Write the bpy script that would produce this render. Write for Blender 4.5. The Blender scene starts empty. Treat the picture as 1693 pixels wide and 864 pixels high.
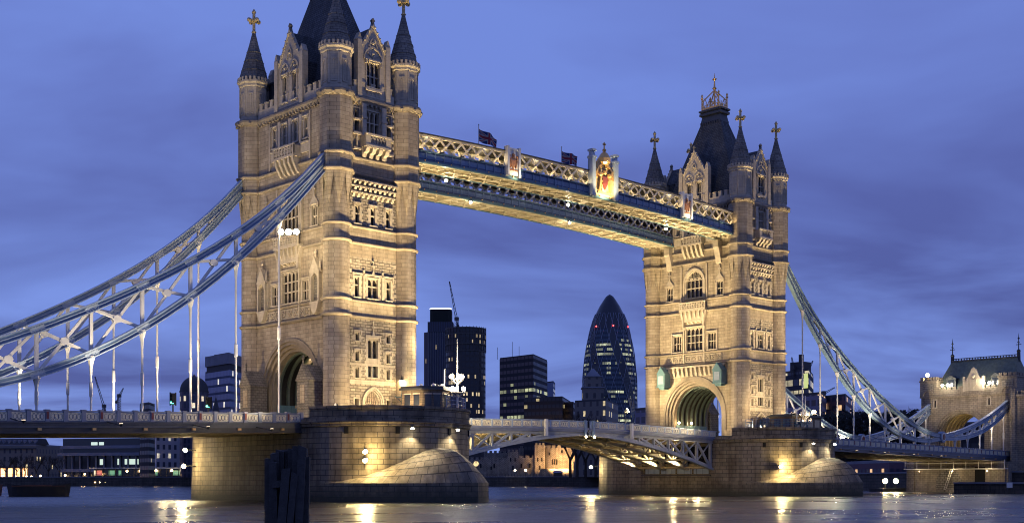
import bpy, bmesh, math, random
import numpy as np
from mathutils import Vector
random.seed(7)
R = math.radians
C = bpy.context.scene.collection
SC = bpy.context.scene

# ------------------------------------------------------------------ camera
AX = np.array([.723, .691]); AX = AX/np.linalg.norm(AX); WX = np.array([-AX[1], AX[0]])
CAM = (-134.3, -132.1, 2.4)
cam = bpy.data.cameras.new('camera'); co = bpy.data.objects.new('camera', cam); C.objects.link(co)
cam.sensor_width = 36; cam.lens = 2040/1693*36; cam.shift_y = (795-432)/1693
cam.clip_start = .5; cam.clip_end = 12000
co.location = CAM
co.rotation_euler = (R(90), 0, math.atan2(AX[1]*1+0, AX[0]) - R(90) + R(0))
fw = (AX[1], WX[1])                                   # forward (north, west)
co.rotation_euler = (R(90), 0, math.atan2(fw[1], fw[0]) - R(90))
SC.camera = co

def at(px, D, py=795.):
    """world point D metres in front of the viewpoint, seen along the survey bearing px"""
    r = (px-846.5)/2040
    return (CAM[0]+D*(r*AX[0]+AX[1]), CAM[1]+D*(r*WX[0]+WX[1]), CAM[2]+D*(795.-py)/2040)

# ------------------------------------------------------------------ world: dusk sky with stratus
W = bpy.data.worlds.new('World'); SC.world = W; W.use_nodes = True
nt = W.node_tree; N = nt.nodes; L = nt.links
for n_ in list(N): N.remove(n_)
def nd(t, **k):
    n_ = N.new(t)
    for a, b in k.items(): setattr(n_, a, b)
    return n_
wout = nd('ShaderNodeOutputWorld'); bgn = nd('ShaderNodeBackground'); bg2 = nd('ShaderNodeBackground'); addn = nd('ShaderNodeAddShader')
sky = nd('ShaderNodeTexSky', sky_type='NISHITA', sun_disc=False, sun_elevation=R(1.0), sun_rotation=R(-40), altitude=50)
bgn.inputs['Strength'].default_value = .012
L.new(sky.outputs[0], bgn.inputs[0])
tc = nd('ShaderNodeTexCoord'); sep = nd('ShaderNodeSeparateXYZ'); L.new(tc.outputs['Generated'], sep.inputs[0])
def mth(op, a, b=None, c=None, nodes=None, links=None):
    n_ = (nodes or N).new('ShaderNodeMath'); n_.operation = op
    for i, v in enumerate((a, b, c)):
        if v is None: continue
        if isinstance(v, (int, float)): n_.inputs[i].default_value = v
        else: (links or L).new(v, n_.inputs[i])
    return n_.outputs[0]
zz = mth('MAXIMUM', sep.outputs['Z'], 0.0)
den = mth('ADD', zz, .10)
# rotate so the cloud bands run across the river
ux = mth('DIVIDE', mth('ADD', mth('MULTIPLY', sep.outputs['X'], .69), mth('MULTIPLY', sep.outputs['Y'], .723)), den)
uy = mth('DIVIDE', mth('SUBTRACT', mth('MULTIPLY', sep.outputs['X'], .723), mth('MULTIPLY', sep.outputs['Y'], .69)), den)
cv = nd('ShaderNodeCombineXYZ'); L.new(mth('MULTIPLY', ux, .62), cv.inputs[0]); L.new(mth('MULTIPLY', uy, .55), cv.inputs[1])
n1 = nd('ShaderNodeTexNoise'); n1.inputs['Scale'].default_value = 1.15; n1.inputs['Detail'].default_value = 5; n1.inputs['Roughness'].default_value = .52
n1.inputs['Distortion'].default_value = .5
L.new(cv.outputs[0], n1.inputs['Vector'])
cr = nd('ShaderNodeValToRGB'); cr.color_ramp.elements[0].position = .38; cr.color_ramp.elements[1].position = .66
L.new(n1.outputs[0], cr.inputs[0])
gr = nd('ShaderNodeValToRGB'); L.new(zz, gr.inputs[0])
def ramp(r, stops):
    e = r.color_ramp.elements
    while len(e) < len(stops): e.new(.5)
    for el, (p, c) in zip(e, stops): el.position = p; el.color = (*c, 1)
# clear blue of the dusk sky / the cloud's underside, by elevation
ramp(gr, [(0, (.27, .41, .90)), (.08, (.21, .325, .82)), (.2, (.162, .247, .69)), (.36, (.166, .252, .70)), (1, (.115, .175, .53))])
gc = nd('ShaderNodeValToRGB'); L.new(zz, gc.inputs[0])
ramp(gc, [(0, (.095, .14, .42)), (.10, (.07, .098, .33)), (.2, (.085, .115, .38)), (.36, (.115, .155, .48)), (1, (.10, .14, .45))])
mx = nd('ShaderNodeMixRGB'); L.new(cr.outputs[0], mx.inputs[0]); L.new(gc.outputs[0], mx.inputs[1]); L.new(gr.outputs[0], mx.inputs[2])
L.new(mx.outputs[0], bg2.inputs[0]); bg2.inputs['Strength'].default_value = 1.0
L.new(bgn.outputs[0], addn.inputs[0]); L.new(bg2.outputs[0], addn.inputs[1]); L.new(addn.outputs[0], wout.inputs[0])

sun = bpy.data.lights.new('sun', 'SUN'); sun.energy = .05; sun.angle = R(20); sun.color = (1, .9, .8)
so = bpy.data.objects.new('sun', sun); C.objects.link(so); so.rotation_euler = (R(80), 0, R(60))
vs = SC.view_settings; vs.view_transform = 'Standard'; vs.look = 'None'; vs.exposure = 0; vs.gamma = 1; vs.use_curve_mapping = False
cy = SC.cycles; cy.use_denoising = True; cy.filter_width = 1.05; cy.sample_clamp_indirect = 4; cy.max_bounces = 6; cy.diffuse_bounces = 2; cy.glossy_bounces = 3
cy.use_light_tree = True; cy.caustics_reflective = False; cy.caustics_refractive = False

# ------------------------------------------------------------------ materials
M = {}
class NB:
    def __init__(s, name):
        m = bpy.data.materials.new(name); m.use_nodes = True; s.m = m
        s.nt = m.node_tree; s.N = s.nt.nodes; s.L = s.nt.links
        s.b = s.N['Principled BSDF']; M[name] = m
    def n(s, t, **k):
        x = s.N.new(t)
        for a, b in k.items(): setattr(x, a, b)
        return x
    def math(s, op, a, b=None, c=None): return mth(op, a, b, c, s.N, s.L)
    def noise(s, vec, scale, detail=3, rough=.55):
        x = s.n('ShaderNodeTexNoise'); x.inputs['Scale'].default_value = scale; x.inputs['Detail'].default_value = detail
        x.inputs['Roughness'].default_value = rough; s.L.new(vec, x.inputs['Vector']); return x.outputs[0]
    def ramp(s, fac, stops):
        x = s.n('ShaderNodeValToRGB'); ramp(x, stops); s.L.new(fac, x.inputs[0]); return x.outputs[0]
    def mix(s, f, a, b, mode='MIX'):
        x = s.n('ShaderNodeMixRGB', blend_type=mode)
        for i, v in enumerate((f, a, b)):
            if isinstance(v, (int, float)): x.inputs[i].default_value = v
            elif isinstance(v, tuple): x.inputs[i].default_value = (*v, 1)
            else: s.L.new(v, x.inputs[i])
        return x.outputs[0]
    def facing(s, uv=False):
        """2D masonry coordinate (run, height)"""
        tc = s.n('ShaderNodeTexCoord')
        if uv:
            return tc.outputs['UV'], tc.outputs['Object']
        sp = s.n('ShaderNodeSeparateXYZ'); s.L.new(tc.outputs['Object'], sp.inputs[0])
        g = s.n('ShaderNodeNewGeometry'); sn = s.n('ShaderNodeSeparateXYZ'); s.L.new(g.outputs['True Normal'], sn.inputs[0])
        f = s.math('GREATER_THAN', s.math('ABSOLUTE', sn.outputs[0]), s.math('ABSOLUTE', sn.outputs[1]))
        u = s.math('ADD', s.math('MULTIPLY', sp.outputs[1], f), s.math('MULTIPLY', sp.outputs[0], s.math('SUBTRACT', 1.0, f)))
        c = s.n('ShaderNodeCombineXYZ'); s.L.new(u, c.inputs[0]); s.L.new(sp.outputs[2], c.inputs[1])
        return c.outputs[0], tc.outputs['Object']
    def bump(s, h, strength, dist):
        x = s.n('ShaderNodeBump'); x.inputs['Strength'].default_value = strength; x.inputs['Distance'].default_value = dist
        s.L.new(h, x.inputs['Height']); s.L.new(x.outputs[0], s.b.inputs['Normal'])
    def set(s, **k):
        for a, b in k.items():
            i = s.b.inputs[a.replace('_', ' ')]
            if hasattr(b, 'is_output'): s.L.new(b, i)
            else: i.default_value = (*b, 1) if isinstance(b, tuple) else b

def stone(name, c1, c2, mortar, bw, bh, ms=.03, uv=False, stain=.5, bump=.35, tide=None, bdist=.06):
    s = NB(name); v2, v3 = s.facing(uv)
    b = s.n('ShaderNodeTexBrick'); s.L.new(v2, b.inputs['Vector']); b.inputs['Scale'].default_value = 1
    b.inputs['Brick Width'].default_value = bw; b.inputs['Row Height'].default_value = bh; b.inputs['Mortar Size'].default_value = ms
    b.inputs['Mortar Smooth'].default_value = .3
    b.inputs['Color1'].default_value = (*c1, 1); b.inputs['Color2'].default_value = (*c2, 1); b.inputs['Mortar'].default_value = (*mortar, 1)
    n1 = s.noise(v3, .35, 5, .6); n2 = s.noise(v3, 2.3, 4, .6)
    # rain streaks: noise stretched down the wall
    mp = s.n('ShaderNodeMapping'); mp.inputs['Scale'].default_value = (1.3, 1.3, .12); s.L.new(v3, mp.inputs['Vector'])
    n3 = s.noise(mp.outputs[0], 1.0, 4, .6)
    col = s.mix(stain, b.outputs['Color'], s.ramp(n1, [(.3, (.45, .42, .38)), (.62, (1, 1, 1))]), 'MULTIPLY')
    col = s.mix(stain*.8, col, s.ramp(n3, [(.34, (.45, .42, .38)), (.58, (1, 1, 1))]), 'MULTIPLY')
    col = s.mix(.35, col, s.ramp(n2, [(.3, (.65, .65, .65)), (.7, (1.15, 1.12, 1.08))]), 'MULTIPLY')
    if tide:
        sp = s.n('ShaderNodeSeparateXYZ'); s.L.new(v3, sp.inputs[0])
        h = s.math('ADD', sp.outputs[2], s.math('MULTIPLY', n2, 1.2))
        f = s.n('ShaderNodeMapRange'); f.inputs[1].default_value = tide[0]; f.inputs[2].default_value = tide[1]; f.inputs[3].default_value = 1; f.inputs[4].default_value = 0
        s.L.new(h, f.inputs[0]); col = s.mix(f.outputs[0], col, (.045, .045, .03))
    s.set(Base_Color=col, Roughness=.85)
    h = s.math('ADD', s.math('MULTIPLY', b.outputs['Fac'], -1.0), s.math('MULTIPLY', n2, .8))
    s.bump(h, bump, bdist); return s.m

stone('ashlar', (.55, .46, .325), (.42, .345, .24), (.20, .165, .11), 1.15, .50, .022, stain=.58)
stone('ragstone', (.50, .43, .32), (.31, .27, .21), (.15, .125, .09), .75, .36, .045, stain=.4, bump=.7, bdist=.12)
stone('trim_stone', (.60, .52, .39), (.54, .47, .36), (.36, .31, .23), .9, .6, .012, stain=.35, bump=.15)
stone('course_stone', (.34, .285, .21), (.29, .245, .185), (.25, .21, .15), 1.6, 3, .015, stain=.4, bump=.15)
stone('spire_stone', (.30, .27, .22), (.22, .20, .17), (.11, .10, .09), .6, .33, .035, stain=.6)
stone('granite', (.31, .25, .17), (.225, .185, .13), (.08, .066, .05), 1.45, .62, .045, uv=True, stain=.85, tide=(.9, 3.2), bump=.6)
stone('abutment_stone', (.42, .35, .26), (.32, .27, .205), (.13, .11, .09), 1.0, .45, .03, stain=.6)
stone('castle_stone', (.40, .36, .30), (.29, .265, .225), (.10, .09, .075), .9, .5, .06, stain=.7, bump=.5)
stone('quay_stone', (.11, .10, .085), (.075, .07, .06), (.04, .038, .03), 2.0, .8, .06, stain=.7)
stone('cabin_stone', (.22, .17, .12), (.17, .135, .10), (.09, .07, .05), .7, .3, .03, stain=.5)
stone('orange_brick', (.36, .20, .11), (.30, .17, .10), (.20, .13, .09), .5, .2, .02, stain=.4)

def plain(name, col, rough=.5, metal=0, var=.25, scale=1.2, bump=0):
    s = NB(name); tc_ = s.n('ShaderNodeTexCoord'); v = tc_.outputs['Object']
    n_ = s.noise(v, scale, 5, .6)
    c = s.mix(var*2, tuple(col), s.ramp(n_, [(.3, (.55, .55, .55)), (.7, (1.15, 1.15, 1.15))]), 'MULTIPLY')
    s.set(Base_Color=c, Roughness=rough, Metallic=metal)
    if bump: s.bump(s.noise(v, scale*6, 4), bump, .03)
    return s.m
stone('slate', (.13, .14, .145), (.085, .092, .10), (.02, .022, .025), .45, .30, .03, stain=.7, bump=.5)
plain('green_slate', (.13, .155, .11), .6, 0, .4, 1.5, .4)
plain('lead', (.05, .055, .06), .5)
plain('blue_paint', (.17, .25, .37), .38, 0, .18)
plain('deep_blue_paint', (.055, .085, .20), .4, 0, .15)
plain('pale_blue_paint', (.40, .47, .54), .4, 0, .2)
plain('teal_paint', (.10, .19, .22), .4, 0, .2)
plain('lantern_green', (.13, .24, .26), .4, 0, .2)
plain('rib_paint', (.09, .12, .10), .4, 0, .2)
plain('dusk_teal_paint', (.17, .24, .30), .4, 0, .2)
plain('sea_green_paint', (.33, .385, .45), .4, 0, .2)
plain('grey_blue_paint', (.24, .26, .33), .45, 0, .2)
plain('fascia_grey', (.09, .095, .11), .45, 0, .2)
plain('slate_blue_paint', (.10, .13, .21), .45, 0, .2)
plain('white_paint', (.74, .70, .62), .4, 0, .15)
plain('cream_paint', (.74, .66, .48), .45, 0, .18)
plain('bascule_paint', (.42, .43, .42), .45, 0, .25)
plain('underside_paint', (.42, .33, .20), .6, 0, .3)
plain('dark_steel', (.06, .055, .05), .6, 0, .3)
plain('black_iron', (.02, .022, .025), .45)
plain('gold_leaf', (.85, .50, .17), .35, .5, .2); plain('crest_stone', (.72, .50, .24), .6, 0, .3, 3)
plain('gilt_stone', (.62, .47, .22), .6, 0, .3)
plain('red_enamel', (.22, .05, .035), .4); plain('arms_paint', (.50, .22, .09), .5, 0, .4, 4)
plain('pile_timber', (.05, .047, .044), .8, 0, .45, 3, .9)
plain('boat_black', (.02, .02, .022), .5, 0, .3)
plain('boat_rust', (.12, .05, .03), .7, 0, .4)
plain('bark', (.035, .028, .022), .9)
plain('twig', (.035, .027, .022), .9)
plain('foliage', (.012, .016, .012), .9, 0, .3)
plain('asphalt', (.05, .05, .05), .85)
plain('quay_paving', (.10, .095, .085), .85)
plain('white_render', (.42, .43, .47), .8, 0, .2, .2)
plain('dim_concrete', (.20, .21, .25), .8, 0, .25, .2)
plain('roof_dark', (.04, .042, .05), .7)
plain('tunnel_lining', (.02, .02, .02), .7)
plain('crane_steel', (.05, .05, .055), .6)
plain('board_wood', (.17, .12, .075), .75, 0, .35, 2)
s_ = NB('leaded_glass'); tc_ = s_.n('ShaderNodeTexCoord')
s_.set(Base_Color=s_.ramp(s_.noise(tc_.outputs['Object'], 1.1, 2), [(.35, (.012, .012, .014)), (.7, (.05, .04, .03))]), Roughness=.22)
s_ = NB('dark_glass'); s_.set(Base_Color=(.02, .025, .035), Roughness=.12)
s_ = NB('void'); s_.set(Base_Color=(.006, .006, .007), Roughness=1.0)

def emit(name, col, st):
    s = NB(name); s.set(Base_Color=(.8, .8, .8), Emission_Color=tuple(col), Emission_Strength=st); return s.m
emit('flood_lens', (1, .80, .42), 90); emit('dim_lens', (1, .72, .35), 1.2); emit('bulb_warm', (1, .72, .35), 45); emit('bulb_white', (1, .93, .72), 60); emit('bulb_small', (1, .66, .30), 22)
emit('red_beacon', (1, .04, .03), 12); emit('green_signal', (.1, 1, .7), 6); emit('roof_ring', (.8, .8, 1), 3); emit('shop_glow', (1, .50, .16), 3.4)
emit('window_glow', (1, .80, .45), 1.1); emit('window_cool', (.75, .95, .70), .8); emit('screen_green', (.55, .60, .05), 1.0); emit('pod_light', (1, .86, .6), 30)

def facade(name, wall, glass, cw, fh, wx, wz, lit, litcol, litst, rough=.25, zr=None, grain=1.0, seed=0.0, cluster=0.0):
    """office front: a grid of panes (UV in metres), some of them lit"""
    s = NB(name); tc_ = s.n('ShaderNodeTexCoord'); sp = s.n('ShaderNodeSeparateXYZ'); s.L.new(tc_.outputs['UV'], sp.inputs[0])
    u = s.math('DIVIDE', sp.outputs[0], cw); v = s.math('DIVIDE', sp.outputs[1], fh)
    fu = s.math('FRACT', u); fv = s.math('FRACT', v)
    mu = s.math('LESS_THAN', s.math('ABSOLUTE', s.math('SUBTRACT', fu, .5)), wx/2)
    mv = s.math('LESS_THAN', s.math('ABSOLUTE', s.math('SUBTRACT', fv, .5)), wz/2)
    m = s.math('MULTIPLY', mu, mv)
    c = s.n('ShaderNodeCombineXYZ'); s.L.new(s.math('FLOOR', s.math('DIVIDE', u, grain)), c.inputs[0]); s.L.new(s.math('FLOOR', v), c.inputs[1]); c.inputs[2].default_value = seed
    wn = s.n('ShaderNodeTexWhiteNoise'); s.L.new(c.outputs[0], wn.inputs['Vector'])
    val = wn.outputs['Value']
    if cluster:
        c2 = s.n('ShaderNodeCombineXYZ'); c2.inputs[0].default_value = seed+3; s.L.new(s.math('FLOOR', v), c2.inputs[1])
        w2 = s.n('ShaderNodeTexWhiteNoise'); s.L.new(c2.outputs[0], w2.inputs['Vector'])
        val = s.math('ADD', s.math('MULTIPLY', val, 1-cluster), s.math('MULTIPLY', w2.outputs['Value'], cluster))
    on = s.math('MULTIPLY', s.math('LESS_THAN', val, lit), m)
    if zr:
        on = s.math('MULTIPLY', on, s.math('MULTIPLY', s.math('GREATER_THAN', sp.outputs[1], zr[0]), s.math('LESS_THAN', sp.outputs[1], zr[1])))
    # each lit office has its own blinds and ceiling lights
    n_ = s.noise(tc_.outputs['UV'], .9, 2); br = s.math('MULTIPLY', s.math('ADD', wn.outputs['Value'], .12), s.math('MULTIPLY', n_, 2.2))
    s.set(Base_Color=s.mix(m, wall, glass), Roughness=s.math('SUBTRACT', .8, s.math('MULTIPLY', m, .8-rough)),
          Emission_Color=tuple(litcol), Emission_Strength=s.math('MULTIPLY', s.math('MULTIPLY', on, br), litst/max(lit, .15)))
    return s.m
facade('gherkin_skin', (.035, .05, .075), (.035, .065, .10), 1.55, 3.4, .85, .5, .40, (.95, 1, .6), .32, .2, (36, 113), 2, 2, .5)
facade('pinstripe_tower', (.045, .05, .085), (.012, .013, .022), 1.9, 3.6, .45, 1.1, .05, (1, .75, .4), .4, .3, (60, 125), 1, 5, .3)
facade('frame_tower', (.05, .045, .045), (.012, .013, .02), 3.2, 4.2, .7, .6, .17, (1, .78, .45), .42, .3, (40, 128), .5, 9, .35)
facade('black_block', (.012, .013, .02), (.014, .018, .032), 3.1, 3.7, .8, .5, .36, (.95, 1, .55), .32, .35, (30, 58), 1, 4, .5)
facade('black_low', (.014, .015, .02), (.012, .014, .022), 2.2, 3.4, .8, .5, .05, (1, .8, .4), .4, .3, None, 1, 6)
facade('banded_office', (.055, .075, .14), (.15, .20, .36), 1.5, 3.75, .88, .70, .035, (1, .95, .75), .9, .25, None, 1, 11)
facade('dome_office', (.09, .085, .12), (.03, .035, .06), 2.2, 3.3, .6, .7, .10, (1, .85, .6), .8, .3, None, 1, 3)
facade('blue_office', (.15, .20, .34), (.10, .15, .28), 2.0, 3.5, .7, .6, .15, (.9, .95, 1), .5, .3, None, 1, 8)
facade('red_office', (.12, .07, .09), (.035, .035, .06), 3.0, 3.3, .62, .55, .10, (1, .6, .3), .7, .3, None, 1, 13)
facade('pale_office', (.19, .18, .25), (.03, .032, .05), 3.0, 3.4, .7, .6, .14, (1, .65, .35), .8, .3, None, 1, 14)
facade('site_block', (.03, .035, .05), (.045, .06, .09), 3.4, 4.2, .85, .55, .42, (1, .86, .5), .55, .3, None, 1, 17, .4)
facade('bank_white', (.40, .41, .46), (.05, .055, .08), 3.6, 4.4, .45, .55, .04, (1, .9, .7), .5, .3, None, 1, 21)
emit('red_glow', (1, .12, .04), .55); emit('green_glow', (.25, .9, .4), .35)
facade('bank_terrace', (.16, .145, .13), (.02, .02, .028), 3.4, 4.2, .34, .55, .10, (1, .8, .45), .6, .3, None, 1, 19)

# Union flag drawn from its geometry on the cloth's UV
s_ = NB('flag_cloth'); tc_ = s_.n('ShaderNodeTexCoord'); sp_ = s_.n('ShaderNodeSeparateXYZ'); s_.L.new(tc_.outputs['UV'], sp_.inputs[0])
fx = s_.math('SUBTRACT', s_.math('MULTIPLY', sp_.outputs[0], 2.0), 1.0); fy = s_.math('SUBTRACT', sp_.outputs[1], .5)
ax_ = s_.math('ABSOLUTE', fx); ay_ = s_.math('ABSOLUTE', fy)
dg = s_.math('ABSOLUTE', s_.math('SUBTRACT', s_.math('MULTIPLY', ax_, .5), ay_))
wd = s_.math('LESS_THAN', dg, .112); rd = s_.math('LESS_THAN', dg, .04)
cw_ = s_.math('MAXIMUM', s_.math('LESS_THAN', ax_, .167), s_.math('LESS_THAN', ay_, .167))
cr_ = s_.math('MAXIMUM', s_.math('LESS_THAN', ax_, .1), s_.math('LESS_THAN', ay_, .1))
cc = s_.mix(wd, (.012, .02, .12), (.32, .31, .31)); cc = s_.mix(rd, cc, (.28, .02, .03)); cc = s_.mix(cw_, cc, (.32, .31, .31)); cc = s_.mix(cr_, cc, (.28, .02, .03))
s_.set(Base_Color=cc, Roughness=.8)

# river: long-exposure water, soft low swell
s_ = NB('river_water'); g_ = s_.n('ShaderNodeNewGeometry')
mp_ = s_.n('ShaderNodeMapping'); mp_.inputs['Rotation'].default_value = (0, 0, R(43.7)); mp_.inputs['Scale'].default_value = (.75, 1.0, 1); s_.L.new(g_.outputs['Position'], mp_.inputs['Vector'])
n1_ = s_.noise(mp_.outputs[0], .30, 3, .6); n2_ = s_.noise(mp_.outputs[0], 1.9, 3, .6)
s_.set(Base_Color=(.022, .024, .026), Roughness=s_.math('ADD', .17, s_.math('MULTIPLY', s_.noise(mp_.outputs[0], .045, 3, .6), .22)), IOR=1.33)
s_.bump(s_.math('ADD', s_.math('MULTIPLY', n1_, 1.0), s_.math('MULTIPLY', n2_, .42)), 1.0, .75)

# ------------------------------------------------------------------ mesh helpers
WORG = {}
class MB:
    def __init__(s, tf=None): s.v = []; s.f = []; s.uv = {}; s.tf = tf; s.sm = []
    def add(s, pts):
        i = len(s.v)
        s.v += [s.tf(p) for p in pts] if s.tf else [tuple(p) for p in pts]
        return i
    def face(s, pts, uv=None):
        i = s.add(pts); s.f.append(tuple(range(i, i+len(pts))))
        if uv: s.uv[len(s.f)-1] = uv
    def hexa(s, p):                                   # 8 points: bottom ring 0-3, top ring 4-7
        i = s.add(p)
        for q in ((3, 2, 1, 0), (4, 5, 6, 7), (0, 1, 5, 4), (1, 2, 6, 5), (2, 3, 7, 6), (3, 0, 4, 7)): s.f.append(tuple(i+k for k in q))
    def box(s, x0, x1, y0, y1, z0, z1):
        s.hexa([(x0, y0, z0), (x1, y0, z0), (x1, y1, z0), (x0, y1, z0), (x0, y0, z1), (x1, y0, z1), (x1, y1, z1), (x0, y1, z1)])
    def fbox(s, F, u0, u1, v0, v1, z0, z1):
        s.hexa([F(u0, v0, z0), F(u1, v0, z0), F(u1, v1, z0), F(u0, v1, z0), F(u0, v0, z1), F(u1, v0, z1), F(u1, v1, z1), F(u0, v1, z1)])
    def prism(s, F, poly, v0, v1):                    # poly in (u, z), extruded along v
        n = len(poly); i = s.add([F(u, v0, z) for u, z in poly]+[F(u, v1, z) for u, z in poly])
        s.f.append(tuple(range(i, i+n))); s.f.append(tuple(range(i+2*n-1, i+n-1, -1)))
        for k in range(n): s.f.append((i+k, i+(k+1) % n, i+n+(k+1) % n, i+n+k))
    def column(s, poly, z0, z1, uv=False):            # footprint polygon in (x, y)
        n = len(poly); i = s.add([(x, y, z0) for x, y in poly]+[(x, y, z1) for x, y in poly])
        s.f.append(tuple(range(i+n-1, i-1, -1))); s.f.append(tuple(range(i+n, i+2*n)))
        d = 0
        for k in range(n):
            a, b = poly[k], poly[(k+1) % n]; l = math.hypot(b[0]-a[0], b[1]-a[1])
            s.f.append((i+k, i+(k+1) % n, i+n+(k+1) % n, i+n+k))
            if uv: s.uv[len(s.f)-1] = [(d, z0), (d+l, z0), (d+l, z1), (d, z1)]
            d += l
    def loft(s, rings, cap=True, uv=False):           # rings: equal-length lists of points
        n = len(rings[0]); idx = [s.add(r) for r in rings]
        per = [0]
        if uv:
            m = max(rings, key=lambda r: sum(math.dist(r[k], r[(k+1) % n]) for k in range(n)))
            for k in range(n): per.append(per[-1]+math.dist(m[k], m[(k+1) % n]))
        for a in range(len(rings)-1):
            for k in range(n):
                k2 = (k+1) % n
                s.f.append((idx[a]+k, idx[a]+k2, idx[a+1]+k2, idx[a+1]+k))
                if uv:
                    z0, z1 = rings[a][k][2], rings[a+1][k][2]
                    if abs(z1-z0) < .02: z1 = z0+math.dist(rings[a][k], rings[a+1][k])
                    s.uv[len(s.f)-1] = [(per[k], z0), (per[k+1], z0), (per[k+1], z1), (per[k], z1)]
        if cap:
            s.f.append(tuple(range(idx[0]+n-1, idx[0]-1, -1))); s.f.append(tuple(range(idx[-1], idx[-1]+n)))
    def lathe(s, x, y, prof, n=16, ph=0., cap=True, uv=False):
        rings = [[(x+r*math.cos(ph+2*math.pi*k/n), y+r*math.sin(ph+2*math.pi*k/n), z) for k in range(n)] for r, z in prof]
        s.loft(rings, cap, uv)
    def tube(s, p, q, r, n=6, r2=None):
        p = Vector(p); q = Vector(q); d = q-p
        if d.length < 1e-6: return
        d.normalize(); a = d.orthogonal().normalized(); b = d.cross(a); r2 = r if r2 is None else r2
        s.loft([[tuple(p+(a*math.cos(t)+b*math.sin(t))*r) for t in [2*math.pi*k/n for k in range(n)]],
                [tuple(q+(a*math.cos(t)+b*math.sin(t))*r2) for t in [2*math.pi*k/n for k in range(n)]]])
    def beam(s, p, q, w, h, up=(0, 0, 1)):            # rectangular bar, w across, h along up
        p = Vector(p); q = Vector(q); d = (q-p).normalized(); up = Vector(up)
        a = d.cross(up)
        if a.length < 1e-4: a = d.orthogonal()
        a.normalize(); b = a.cross(d).normalized(); a = a*w/2; b = b*h/2
        s.hexa([tuple(t) for t in (p-a-b, p+a-b, q+a-b, q-a-b, p-a+b, p+a+b, q+a+b, q-a+b)])
    def ball(s, c, r, n=10, m=6, sz=1.):
        s.lathe(c[0], c[1], [(max(r*math.sin(math.pi*k/m), .002), c[2]-sz*r*math.cos(math.pi*k/m)) for k in range(m+1)], n)
    def build(s, name, mat, parent=None, smooth=None, org=None, recalc=True):
        o = WORG[parent.name] if parent else (org or (0, 0, 0))
        me = bpy.data.meshes.new(name)
        me.from_pydata([(v[0]-o[0], v[1]-o[1], v[2]-o[2]) for v in s.v], [], s.f)
        if s.uv:
            ul = me.uv_layers.new(name='UVMap').data
            for p in me.polygons:
                u = s.uv.get(p.index)
                if u:
                    for k, li in enumerate(p.loop_indices): ul[li].uv = u[k]
        if recalc:
            bm = bmesh.new(); bm.from_mesh(me); bmesh.ops.recalc_face_normals(bm, faces=bm.faces); bm.to_mesh(me); bm.free()
        if smooth:
            me.polygons.foreach_set('use_smooth', [True]*len(me.polygons)); me.set_sharp_from_angle(angle=R(smooth))
        me.materials.append(M[mat])
        ob = bpy.data.objects.new(name, me); C.objects.link(ob)
        if parent: ob.parent = parent
        else: ob.location = o
        WORG[ob.name] = tuple(o); return ob

def tag(o, label=None, cat=None, group=None, kind=None):
    if label: o['label'] = label
    if cat: o['category'] = cat
    if group: o['group'] = group
    if kind: o['kind'] = kind
    return o
def thing(name, label, cat, loc, group=None):
    o = bpy.data.objects.new(name, None); C.objects.link(o); o.location = loc; o.empty_display_size = .5
    WORG[o.name] = tuple(loc); return tag(o, label, cat, group)
def copy_tree(o, parent=None, loc=None):
    c = o.copy(); C.objects.link(c); c.parent = parent
    if loc: c.location = loc
    for ch in [x for x in bpy.data.objects if x.parent == o]: copy_tree(ch, c)
    return c
def lamp(kind, loc, energy, col, parent=None, target=None, size=60, blend=.6, rad=.3):
    d = bpy.data.lights.new('lamp_light', kind); d.energy = energy; d.color = col
    if kind == 'SPOT': d.spot_size = R(size); d.spot_blend = blend
    d.shadow_soft_size = rad
    o = bpy.data.objects.new('lamp_light', d); C.objects.link(o)
    b = WORG[parent.name] if parent else (0, 0, 0)
    o.location = [loc[i]-b[i] for i in range(3)]
    if parent: o.parent = parent
    if target:
        o.rotation_euler = (Vector(target)-Vector(loc)).to_track_quat('-Z', 'Y').to_euler()
    return o
WARM = (1, .74, .38)
def arch_pts(u0, u1, zs, rise, n=6):
    w = u1-u0; r = (w*w/4+rise*rise)/w
    if rise <= w/2+1e-6:                              # segmental / round
        r = (w*w/4+rise*rise)/(2*rise); zc = zs+rise-r; a0 = math.asin(min(1, w/2/r))
        return [((u0+u1)/2+r*math.sin(-a0+2*a0*k/(2*n)), zc+r*math.cos(-a0+2*a0*k/(2*n))) for k in range(2*n+1)]
    a = math.asin(min(1, rise/r)); out = []
    for k in range(n+1): t = a*k/n; out.append((u0+r-r*math.cos(t), zs+r*math.sin(t)))
    for k in range(n-1, -1, -1): t = a*k/n; out.append((u1-r+r*math.cos(t), zs+r*math.sin(t)))
    return out
def spandrels(mb, F, u0, u1, zs, rise, ztop, v0, v1, n=6):
    pts = arch_pts(u0, u1, zs, rise, n); h = len(pts)//2
    for k in range(len(pts)-1):
        a, b = pts[k], pts[k+1]
        if min(ztop-a[1], ztop-b[1]) > 1e-4: mb.prism(F, [a, b, (b[0], ztop), (a[0], ztop)], v0, v1)
        elif max(ztop-a[1], ztop-b[1]) > 1e-4: mb.prism(F, [a, b, (a[0] if ztop-a[1] > ztop-b[1] else b[0], ztop)], v0, v1)
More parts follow.
